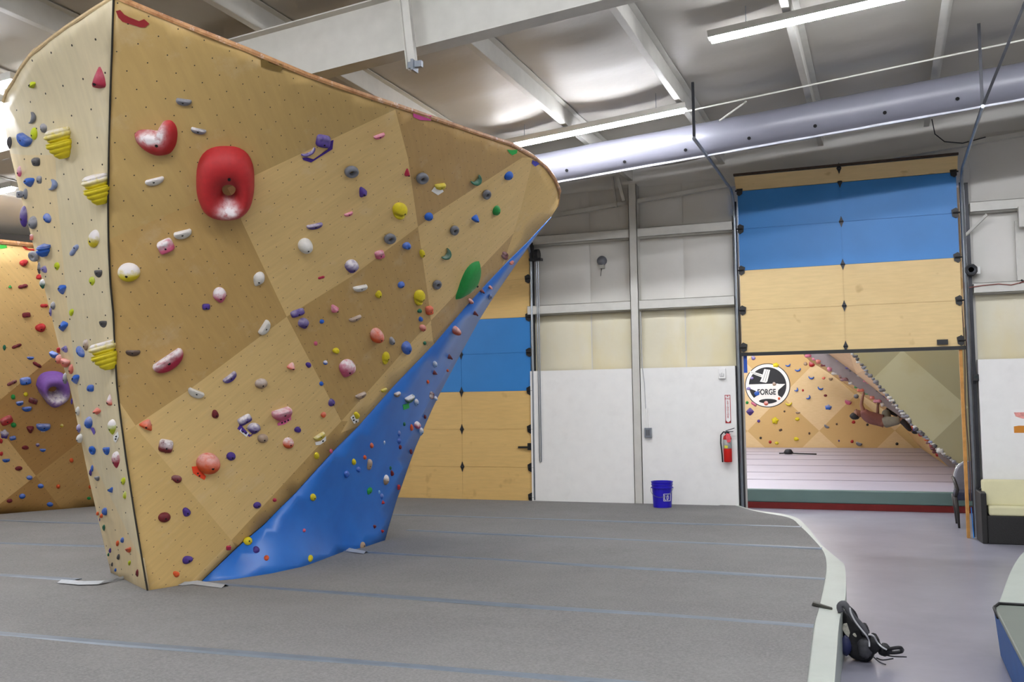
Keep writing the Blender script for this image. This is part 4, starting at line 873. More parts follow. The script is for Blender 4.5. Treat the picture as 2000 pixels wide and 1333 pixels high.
# painted emblem: ring, anvil, hammer and the word FORGE
lc = ony(1499, 753.3, YBK-.004); RL = float(np.linalg.norm(ony(1543.5, 752, YBK)-ony(1499, 753, YBK)))
em = empty('wall_emblem', lc, 'round black and white anvil emblem lettered FORGE on the back room wall', 'sign')
wp = mat('white_wall_paint', 'ece9e1', .6, var=.02); bp = mat('black_wall_paint', '17181b', .6, var=.05)
def disc(r, n=64, r0=0): return [(lc[0]+r*RL*math.cos(2*PI*i/n), lc[2]+r*RL*math.sin(2*PI*i/n)) for i in range(n)]
def flat(name, loop, y, m, hole=None):
    b = MB(); n = len(loop)
    if hole is None: b.prism([(p[0], lc[1]-y, p[1]) for p in loop], (0, .003, 0))
    else:
        vs = [(p[0], lc[1]-y, p[1]) for p in loop]+[(p[0], lc[1]-y, p[1]) for p in hole]+[(p[0], lc[1]-y+.003, p[1]) for p in loop]+[(p[0], lc[1]-y+.003, p[1]) for p in hole]
        fs = []
        for i in range(n):
            j = (i+1) % n; fs += [(i, j, n+j, n+i), (2*n+i, 2*n+j, j, i), (3*n+i, n+i, n+j, 3*n+j), (2*n+j, 2*n+i, 3*n+i, 3*n+j)]
        b.add(vs, fs)
    return b.build(name, m, em)
def L(pts): return [(lc[0]+x*RL, lc[2]+y*RL) for x, y in pts]
flat('outer_ring', disc(1.0), .004, bp, disc(.965)); flat('white_ring', disc(.965), .003, wp, disc(.83)); flat('black_disc', disc(.83), .002, bp)
anvil = [(-.86, .06), (.45, .075), (.50, .055), (.78, .05), (.66, -.06), (.47, -.22), (.44, -.34), (.46, -.46), (.60, -.55), (.52, -.66), (.36, -.75), (.20, -.65), (0, -.62), (-.2, -.65), (-.36, -.75), (-.52, -.66), (-.62, -.56), (-.48, -.46), (-.48, -.34), (-.53, -.24), (-.74, -.15), (-.84, -.04)]
flat('anvil', L(anvil), .006, wp)
flat('anvil_arch', L([(.40*math.cos(a), -.71+.10*math.sin(a)) for a in np.linspace(0, 2*PI, 24, endpoint=False)]), .008, bp)
flat('hammer_handle', L([(-.78, .60), (-.74, .68), (-.20, .50), (-.24, .37)]), .006, wp)
flat('hammer_head', L([(-.12, .75), (.14, .70), (.0, .18), (-.06, .12), (-.33, .18), (-.24, .36)]), .008, wp)
for x0, y0, x1_, y1 in ((-.02, .72, -.20, .20), (.06, .70, -.10, .18), (-.72, .62, -.26, .44)):
    b = MB(); b.tube([(lc[0]+x0*RL, lc[1]-.012, lc[2]+y0*RL), (lc[0]+x1_*RL, lc[1]-.012, lc[2]+y1*RL)], .008, 5); b.build('line', mat('grey_line_paint', '8d8b86', .6), em)
text('FORGE', .25, (lc[0]-.05*RL, lc[1]-.0105, lc[2]-.31*RL), (PI/2, 0, 0), bp, em, 'lettering', .002, sx=.74, bold=.007)
# leaning boards
pur_e = mat('weathered_board_end', '8e8585', .6, var=.12, sc=3); beige = ply('birch_sheet_beige', 'd8b482', holes=0, uvmap=False)
YA, YB2 = 19.2, 23.6
LA = [(1655, 676), (1690, 722), (1740, 780), (1790, 838), (1840, 884), (1884, 918)]
LB = [(1608, 684), (1660, 722), (1720, 768), (1770, 812), (1812, 850), (1850, 886), (1878, 918)]
LC = [(1560, 684), (1600, 708), (1650, 742), (1690, 768), (1735, 798), (1775, 826), (1808, 856), (1836, 896), (1860, 920)]
ba = empty('climbing_wall', ony(1850, 918, YA)*np.array([1, 1, 0]), 'olive birch side wall with a slanting edge in the back room', 'climbing wall')
olv = NT('olive_birch'); v_ = olv.obj()
mp_ = olv.n('ShaderNodeMapping'); olv.l(v_, mp_.inputs[0]); mp_.inputs['Rotation'].default_value = (0, PI/4, 0); mp_.inputs['Scale'].default_value = (1/1.5,)*3; mp_.inputs['Location'].default_value = -(Matrix.Rotation(PI/4, 3, 'Y')@(Vector(ony(1762, 684, YA))/1.5))
sx_ = olv.n('ShaderNodeSeparateXYZ'); olv.l(mp_.outputs[0], sx_.inputs[0])
ckk = olv.math('ABSOLUTE', olv.math('MODULO', olv.math('ADD', olv.math('FLOOR', sx_.outputs[0]), olv.math('FLOOR', sx_.outputs[2])), 2.))
o_ = olv.mix(ckk, lin('b0a984'), lin('98906c')); o_ = olv.mix(olv.math('MULTIPLY', olv.ramp(olv.noise(1.6, v_, 4), .45, .7), .4), o_, lin('a08f5e'))
olv.base(o_); olv.b.inputs['Roughness'].default_value = .5
b = MB(); b.prism([ony(u, v, YA) for u, v in LA]+[ony(1920, 920, YA), ony(1920, 640, YA), ony(1650, 640, YA)], (0, .05, 0)); b.build('side_panel', olv.m, ba)
b = MB(); ra = [ony(u, v, YA+.01) for u, v in LA]
rb = [ony(float(np.interp(i, [0, 5], [0, 1])) and np.interp(i/5, np.linspace(0, 1, 7), [q[0] for q in LB]) or LB[0][0], np.interp(i/5, np.linspace(0, 1, 7), [q[1] for q in LB]), YB2) for i in range(6)]
vs = ra+rb; b.add(vs+[v+np.array([.10, 0, .06]) for v in vs], [(i, i+1, 7+i, 6+i) for i in range(5)]+[(12+i, 13+i, 19+i, 18+i) for i in range(5)]+[(0, 6, 18, 12), (5, 11, 23, 17)]+[(i, i+1, 13+i, 12+i) for i in range(5)]+[(6+i, 7+i, 19+i, 18+i) for i in range(5)])
b.build('leaning_face', beige, ba)
bb = empty('climbing_wall', ony(1860, 918, YB2)*np.array([1, 1, 0]), 'steep leaning board with a grey end that the climber hangs under', 'climbing wall')
b = MB(); lb = [ony(u, v, YB2) for u, v in LB]; lcx = [ony(u, v, YB2) for u, v in LC]
b.prism(lb+lcx[::-1], (0, .04, 0)); b.build('end_panel', pur_e, bb)
b = MB(); bk_ = np.array([-.3, 7.9, 0])
vs = lcx+[p+bk_ for p in lcx]; n = len(lcx); b.add(vs, [(i, i+1, n+i+1, n+i) for i in range(n-1)]); vs2 = lb+[p+bk_ for p in lb]; n2 = len(lb); b.add(vs2, [(i, i+1, n2+i+1, n2+i) for i in range(n2-1)])
b.build('leaning_face', ply('birch_sheet_lean', 'cfa869', holes=0, uvmap=False), bb)
# small black bag on the back room mat
q = onz(1540, 889, ZM); b = MB(); b.lathe([(.0, 0), (.11, .0), (.13, .05), (.08, .13), (.03, .14)], (q[0], q[1], ZM+.02), 14); b.tube([(q[0]-.25, q[1], ZM+.04), (q[0], q[1], ZM+.05), (q[0]+.3, q[1], ZM+.035), (q[0]+.75, q[1]-.1, ZM+.03)], .02, 6)
o = b.build('gear_bag', nyl, smooth=True); tag(o, 'small black bag with a trailing strap on the back room mat', 'bag')
# ------------------------------------------------------------------ the climber
YC = 23.75
def J(u, v, dy=0): return Vector(ony(u, v, YC+dy))
def skinned(name, verts, edges, rad, m, parent, root=0, sub=2, label=None):
    me = bpy.data.meshes.new(name); me.from_pydata([tuple(v) for v in verts], edges, []); me.materials.append(m)
    o = bpy.data.objects.new(name, me); COL.objects.link(o)
    sk = o.modifiers.new('skin', 'SKIN'); sv = me.skin_vertices[0].data
    for i, r in enumerate(rad): sv[i].radius = (r, r) if not isinstance(r, tuple) else r
    for i in range(len(verts)): sv[i].use_root = (i == root)
    sk.use_smooth_shade = True
    md = o.modifiers.new('sub', 'SUBSURF'); md.levels = sub; md.render_levels = sub
    if parent is not None: o.parent = parent; o.matrix_parent_inverse = Matrix.Translation(-parent_world(parent))
    if label: o['label'] = label
    return o
skinm = mat('tanned_skin', '845743', .55, var=.05); hairm = mat('dark_hair', '1b1512', .7, var=.2, sc=60); topm = mat('brown_top_cloth', '7d4f45', .8, var=.1); shortm = mat('grey_shorts_cloth', '7f7b6c', .85, var=.1, sc=14); shoem = mat('dark_shoes', '1d1a19', .5); darkp = mat('dark_leggings', '2a2523', .8)
cl = empty('person', J(1725, 826), 'climber in a brown top and grey shorts hanging beneath the leaning board', 'person')
pel = J(1727, 823); sp1 = J(1712, 822); sp2 = J(1697, 815); nk = J(1685, 809); hd1 = J(1678.5, 808.5); hd = J(1673.5, 809); hdt = hd+Vector((-.075, 0, -.01))
shA = J(1688, 806, -.16); elA = J(1682, 792, -.16); wrA = J(1685, 775, -.14); haA = J(1686, 770, -.12)
shB = J(1696, 820, .16); elB = J(1714, 812, .16); wrB = J(1714.5, 794, .14); haB = J(1715, 788, .14)
hpA = J(1731, 826, -.11); knA = J(1763, 821, -.14); anA = J(1780, 842, -.12); toA = J(1797, 843, -.12)
hpB = J(1731, 818, .11); knB = J(1731, 800, .2); anB = J(1755, 812, .16); toB = J(1764, 813, .15)
V_ = [pel, sp1, sp2, nk, hd1, hd, shA, elA, wrA, haA, shB, elB, wrB, haB, hpA, knA, anA, toA, hpB, knB, anB, toB, hdt]
E_ = [(5, 22), (0, 1), (1, 2), (2, 3), (3, 4), (4, 5), (2, 6), (6, 7), (7, 8), (8, 9), (2, 10), (10, 11), (11, 12), (12, 13), (0, 14), (14, 15), (15, 16), (16, 17), (0, 18), (18, 19), (19, 20), (20, 21)]
R__ = [.12, .115, .14, .06, .09, .118, .06, .042, .03, .032, .06, .042, .03, .032, .085, .058, .038, .035, .085, .058, .038, .035, .07]
for hv, di in ((9, wrA), (13, wrB)):                                   # five fingers on each hand, curled up over the hold
    base = V_[hv]; d = (V_[hv]-di).normalized(); sd = Vector((0, 1, 0))
    for kf in range(5):
        o1 = (kf-2)*.019
        if kf == 4: a1 = base+Vector((.03, -.02, -.005)); a2 = base+Vector((.045, -.02, .03))
        else: a1 = base+d*(.045+.006*(1-abs(kf-1.5)))+sd*o1; a2 = a1+d*.02+Vector((.028, 0, .012))
        i0 = len(V_); V_ += [a1, a2]; E_ += [(hv, i0), (i0, i0+1)]; R__ += [.0095, .008]
skinned('body', V_, E_, R__, skinm, cl)
skinned('shirt', [J(1724, 823), sp1, sp2, J(1688, 811), J(1688, 806, -.15), J(1686, 800, -.17), J(1696, 820, .15), J(1705, 816, .17)], [(0, 1), (1, 2), (2, 3), (2, 4), (4, 5), (2, 6), (6, 7)], [.155, .155, .18, .095, .095, .08, .095, .078], topm, cl, 1, label='brown top')
skinned('shorts', [J(1724, 824), pel, hpA, J(1748, 823, -.13), J(1760, 821, -.14), hpB, J(1731, 808, .16), J(1731, 801, .19)], [(0, 1), (1, 2), (2, 3), (3, 4), (1, 5), (5, 6), (6, 7)], [.158, .16, .125, .11, .092, .125, .105, .09], shortm, cl, 1, label='grey shorts')
skinned('legging', [J(1758, 821, -.14), J(1764, 824, -.14), J(1774, 836, -.13), J(1781, 843, -.12)], [(0, 1), (1, 2), (2, 3)], [.07, .075, .064, .05], darkp, cl, 0)
skinned('legging', [J(1731, 802, .19), J(1734, 801, .19), J(1745, 807, .18), J(1755, 812, .16)], [(0, 1), (1, 2), (2, 3)], [.07, .075, .064, .05], darkp, cl, 0)
skinned('shoe', [anA, J(1788, 845, -.12), J(1798, 842, -.12)], [(0, 1), (1, 2)], [.058, .055, .042], shoem, cl, 0)
skinned('shoe', [anB, J(1760, 813, .15), J(1766, 813, .15)], [(0, 1), (1, 2)], [.058, .055, .042], shoem, cl, 0)
b = MB(); hc_ = hd+Vector((-.045, 0, -.05)); vs = []
for a in range(1, 8):
    for e in range(14):
        t1_, t2_ = PI*a/8, 2*PI*e/14; vs.append(hc_+Vector((.112*math.sin(t1_)*math.cos(t2_), .112*math.sin(t1_)*math.sin(t2_), .085*math.cos(t1_)))*(1+.06*math.sin(5*t2_+3*t1_)))
b.add(vs, [(a*14+e, a*14+(e+1) % 14, (a+1)*14+(e+1) % 14, (a+1)*14+e) for a in range(6) for e in range(14)]+[tuple(range(13, -1, -1)), tuple(84+e for e in range(14))]); b.build('hair', hairm, cl, smooth=True)
skinned('nose', [hd+Vector((-.005, -.03, .08)), hd+Vector((-.012, -.03, .122))], [(0, 1)], [.022, .016], skinm, cl, 0, 1)
for s in (-.035, .035):
    b = MB(); p = hd+Vector((-.045, -.035+s, .088)); b.lathe([(.002, -.006), (.011, 0), (.002, .008)], p, 8); b.build('eye', hairm, cl)
    b = MB(); p = hd+Vector((.0, s*3.0, -.005)); b.lathe([(.004, -.02), (.014, -.01), (.014, .012), (.004, .022)], p, 8); b.build('ear', skinm, cl)
b = MB(); p = hd+Vector((.035, -.035, .086)); b.box((p.x-.007, p.y-.025, p.z-.008), (p.x+.007, p.y+.025, p.z+.006)); b.build('mouth', mat('lip_tone', '6a352e', .5), cl)
# ------------------------------------------------------------------ climbing holds
HC = {'grey': '7b7d84', 'dark grey': '4c4a4b', 'white': 'd9d6cb', 'red': 'b21f22', 'maroon': '6f1822', 'crimson': 'b32544', 'purple': '4a3088', 'lavender': '8378b4',
      'pink': 'd25d7e', 'yellow': 'dcc818', 'green': '1c8f3f', 'dark green': '1f6b4e', 'blue': '1f5fc0', 'pale blue': '86b4e6', 'slate': '8190b5', 'orange': 'de5a24', 'salmon': 'dd7059',
      'tan': 'a98f74', 'brown': '5a4638', 'black': '26221f', 'lime': 'c6d21f', 'violet': '7c52a6'}
def hold_mat(c):
    k = 'hold_'+c.replace(' ', '_')
    if k in MATS: return MATS[k]
    t = NT(k); v = t.obj(); a = t.n('ShaderNodeAttribute', attribute_name='chalk'); base = lin(HC[c])
    o = t.mix(t.ramp(t.noise(25, v, 4), .3, .75), tuple(x*.8 for x in base[:3])+(1,), base)
    f = t.math('MULTIPLY', a.outputs['Fac'], t.ramp(t.noise(20, v, 4, .6), .25, .6))
    o = t.mix(t.math('MINIMUM', f, .96), o, lin('e6e0e0'))
    t.base(o); t.b.inputs['Roughness'].default_value = .62; t.bump(t.noise(150, v, 3), .2, .004)
    MATS[k] = t.m; return t.m
bolt_m = mat('bolt_black', '121212', .5, .3)
def sup(a, n): return (abs(math.cos(a))**n+abs(math.sin(a))**n)**(-1/n)
def outline(kind, a, rnd):
    c, s = math.cos(a), math.sin(a)
    if kind in ('dome', 'egg', 'ball'): return 1.
    if kind == 'pebble': return 1+.10*math.sin(2*a+rnd)+.07*math.sin(3*a+rnd*2)
    if kind in ('half', 'jug'):                                        # flat ledge on top
        return min(1., .38/s) if s > .38 else 1.
    if kind == 'tri':
        k = 2*PI/3; aa = ((a-PI/2+k/2) % k)-k/2; return min(1.05, .62/max(.3, math.cos(aa-0)) if False else 1.02*(math.cos(PI/3)/math.cos(((a-PI/2) % k)-PI/3))**.72)
    if kind == 'block': return sup(a, 4.5)*.93
    if kind == 'drop': return 1-.30*max(0, math.cos(a-PI/2))*0-.32*abs(c)*(1 if s < 0 else 0)*abs(s)
    if kind == 'pair': return (.50+.5*abs(c)**1.3)*(1+.05*math.sin(a+rnd))
    if kind == 'split': return 1+.05*math.sin(3*a)
    if kind == 'ridged': return (1-.45*max(0, -math.sin(a+.35))**1.5)*(1+.015*math.sin(22*math.sin(a)))
    if kind == 'monster': return 1+.16*math.sin(5*a+.6)
    if kind == 'diamond': return 1/(abs(c)+abs(s))**.85
    return 1.
def height(kind, x, y, r, rnd):
    e = max(0., 1-r*r)
    if kind == 'ball': return .85*e**.5
    if kind in ('dome', 'egg'): return .62*e**.5
    if kind == 'pebble': return .62*max(0, 1-r**3)**.6*(1+.14*math.sin(4*x+rnd)*math.cos(3*y+rnd))
    if kind in ('half', 'jug'): return (.30+.42*(y+1)/1.4)*max(0, 1-r**7)**.5
    if kind == 'tri': return .85*max(0, 1-r)**.75*(1+.1*math.sin(5*x+rnd))+.02
    if kind == 'block': return .55*max(0, 1-r**5)**.6*(1+.12*math.sin(4*y+rnd)+.15*y)
    if kind == 'drop': return .62*e**.55*(1+.35*y)
    if kind == 'pair': return .5*e**.5*(.72+.4*abs(x))
    if kind == 'split': return .6*e**.5*(1-.85*math.exp(-((y+.42)/.11)**2))
    if kind == 'ridged': return 1.1*e**.5*(.86+.14*abs(math.sin(8.6*(y+.2*x*x)+.4))**.6)*(1-.1*y)
    if kind == 'diamond': return .7*max(0, 1-r)+.03
    if kind == 'monster': return .5*e**.5
    return .55*e**.5
def chalk_at(kind, x, y, r, amt):
    g = max(0., min(1., (y*1.1+.35))) if kind not in ('donut',) else max(0., min(1., .5-y))
    return amt*g*1.5
BOLTY = {'half': -.15, 'jug': -.2, 'tri': -.15, 'ridged': -2, 'monster': -2, 'diamond': -2}
def make_hold(wf, u, v, w, h, kind, col, rot=0., chalk=0., name=None, hscale=1., seed=0, big=False):
    p, a, b, n = frame(wf, u, v); m = 1/wf(u, v)/FPX
    lim = 1.25 if kind in ('ball', 'dome', 'pebble', 'egg') else 1.6
    for vec in (a, b):
        L_ = np.linalg.norm(vec)
        if L_ > lim*m: vec *= lim*m/L_
    rnd = (seed*2.399) % 6.28; ca, sa = math.cos(rot), math.sin(rot)
    H = min(w, h)*.36*hscale
    hn = n*m
    up_px = np.array([hn@CR, -(hn@CU)])/m                              # how the bulge leans in the picture, in pixels per unit height
    cu, cv = -up_px*H*.22
    p = lift(wf, u+float(np.clip(cu, -w*.3, w*.3)), v+float(np.clip(cv, -h*.3, h*.3)))
    def at(x, y, z): X = x*w/2; Y = y*h/2; return p+a*(X*ca-Y*sa)+b*(X*sa+Y*ca)+hn*z*H-n*.004
    mb = MB(); ch = []
    if kind == 'donut':
        N1, N2 = 20, 10; R1, R2 = .66, .34; vs = []
        for i in range(N1):
            t_ = 2*PI*i/N1
            for j in range(N2):
                s = 2*PI*j/N2; rr = R1+R2*math.cos(s); vs.append(at(rr*math.cos(t_), rr*math.sin(t_), .55+.62*math.sin(s)+.35*math.sin(t_))); ch.append(chalk*.5)
        mb.add(vs, [(i*N2+j, ((i+1) % N1)*N2+j, ((i+1) % N1)*N2+(j+1) % N2, i*N2+(j+1) % N2) for i in range(N1) for j in range(N2)])
    elif kind == 'ridged':
        NY, NP = 48, 14; vs = []
        for i in range(NY+1):
            s_ = i/NY; y = 1-2*s_; prof = (.62+.38*math.sin(PI*min(1, s_*1.9+.12)) if s_ < .42 else .40+.60*(1-((s_-.42)/.58)**1.5))
            prof *= .90+.13*abs(math.sin(PI*6.2*s_+.3))**.55
            if i in (0, NY): prof *= .25
            for j in range(NP+1):
                f_ = PI*j/NP; vs.append(at(prof*math.cos(f_), y-.12*math.sin(f_)*prof+.1*prof, 1.9*prof*math.sin(f_)))
                ch.append(chalk*1.6*(max(0, 1-s_/.34) if s_ > .05 else 1.))
        W_2 = NP+1; mb.add(vs, [(i*W_2+j, i*W_2+j+1, (i+1)*W_2+j+1, (i+1)*W_2+j) for i in range(NY) for j in range(NP)]+[tuple(range(NP, -1, -1)), tuple(NY*W_2+j for j in range(W_2))]+[(i*W_2, (i+1)*W_2, (i+1)*W_2+NP, i*W_2+NP) for i in range(NY)])
    elif kind == 'crescent':
        N1, N2 = 14, 8; vs = []
        for i in range(N1+1):
            t_ = PI*(1.05+.95*i/N1); tp = math.sin(PI*(i+.6)/(N1+1.2))**.6; c0 = np.array([math.cos(t_)*.8, .35+math.sin(t_)*.95])
            for j in range(N2):
                s = 2*PI*j/N2; rr = .30*tp*(1.25 if abs(i-N1/2) < 3 else 1); vs.append(at(c0[0]+rr*math.cos(s)*math.cos(t_), c0[1]+rr*math.cos(s)*math.sin(t_), .42+.75*tp*math.sin(s))); ch.append(chalk*(.9 if math.cos(s) < 0 else .1))
        mb.add(vs, [(i*N2+j, (i+1)*N2+j, (i+1)*N2+(j+1) % N2, i*N2+(j+1) % N2) for i in range(N1) for j in range(N2)]+[tuple(range(N2)), tuple(N1*N2+j for j in range(N2))])
    else:
        N = 30 if big else 18; K = 10 if big else 6
        vs = []
        if kind == 'ridged': N, K = 44, 30
        for k in range(K+1):
            r = math.sin(PI/2*(k/K)) if k else 0
            for i in range(N if k else 1):
                th = 2*PI*i/N; R_ = outline(kind, th, rnd); x, y = r*R_*math.cos(th), r*R_*math.sin(th)
                vs.append(at(x, y, 2*height(kind, x, y, r, rnd))); ch.append(chalk_at(kind, x, y, r, chalk))
        for i in range(N): th = 2*PI*i/N; R_ = outline(kind, th, rnd); vs.append(at(R_*math.cos(th), R_*math.sin(th), -.05)); ch.append(0)
        fs = [(0, 1+i, 1+(i+1) % N) for i in range(N)]
        for k in range(1, K+1):
            o = 1+(k-1)*N; fs += [(o+i, o+N+i, o+N+(i+1) % N, o+(i+1) % N) for i in range(N)]
        fs.append(tuple(1+K*N+N-1-i for i in range(N)))
        mb.add(vs, fs)
    o = mb.build(name or kind+'_hold', hold_mat(col), smooth=True)
    at_ = o.data.attributes.new('chalk', 'FLOAT', 'POINT'); at_.data.foreach_set('value', ch)
    if max(w, h) >= 15 and kind not in ('monster', 'diamond', 'ridged'):
        bx, by = (.0, BOLTY.get(kind, -.22)) if kind not in ('donut', 'crescent', 'pair', 'split') else ((0, 0) if kind == 'donut' else (0, -.62) if kind == 'crescent' else (.45, 0) if kind == 'pair' else (.3, -.05))
        zz = 2*height(kind, bx, by, math.hypot(bx, by), rnd) if kind not in ('donut', 'crescent') else (.25 if kind == 'donut' else 1.)
        q = at(bx, by, zz); rr = max(.008, min(.014, m*max(w, h)*.06)); t1 = a/np.linalg.norm(a); t2 = np.cross(n, t1); bb_ = MB()
        q = q+n*(-.006 if kind not in ('donut',) else .0)
        bb_.add([q+(t1*math.cos(k*PI/5)+t2*math.sin(k*PI/5))*rr+n*z_ for z_ in (-.006, .007) for k in range(10)], [tuple(range(10, 20)), tuple(range(9, -1, -1))]+[(k, (k+1) % 10, 10+(k+1) % 10, 10+k) for k in range(10)])
        bb_.build('bolt', bolt_m, o)
    return o
def decal(wf, pts, m, name, off=.003, th=.002, parent=None):
    lo = []; 
    for u, v in pts: p, a, b, n = frame(wf, u, v); lo.append(p+n*off)
    mb = MB(); mb.prism(lo, n*th); return mb.build(name, m, parent)
def w_far(u, v): return 1/depth(ony(u, v, YBK-.001))
SURF = {'M': (w_main, 'on the birch front face'), 'B': (w_blue, 'on the blue lower face'), 'L': (w_left, 'on the cream side face'), 'W': (w_lw, 'on the far left wall'), 'F': (w_far, 'on the back room wall')}
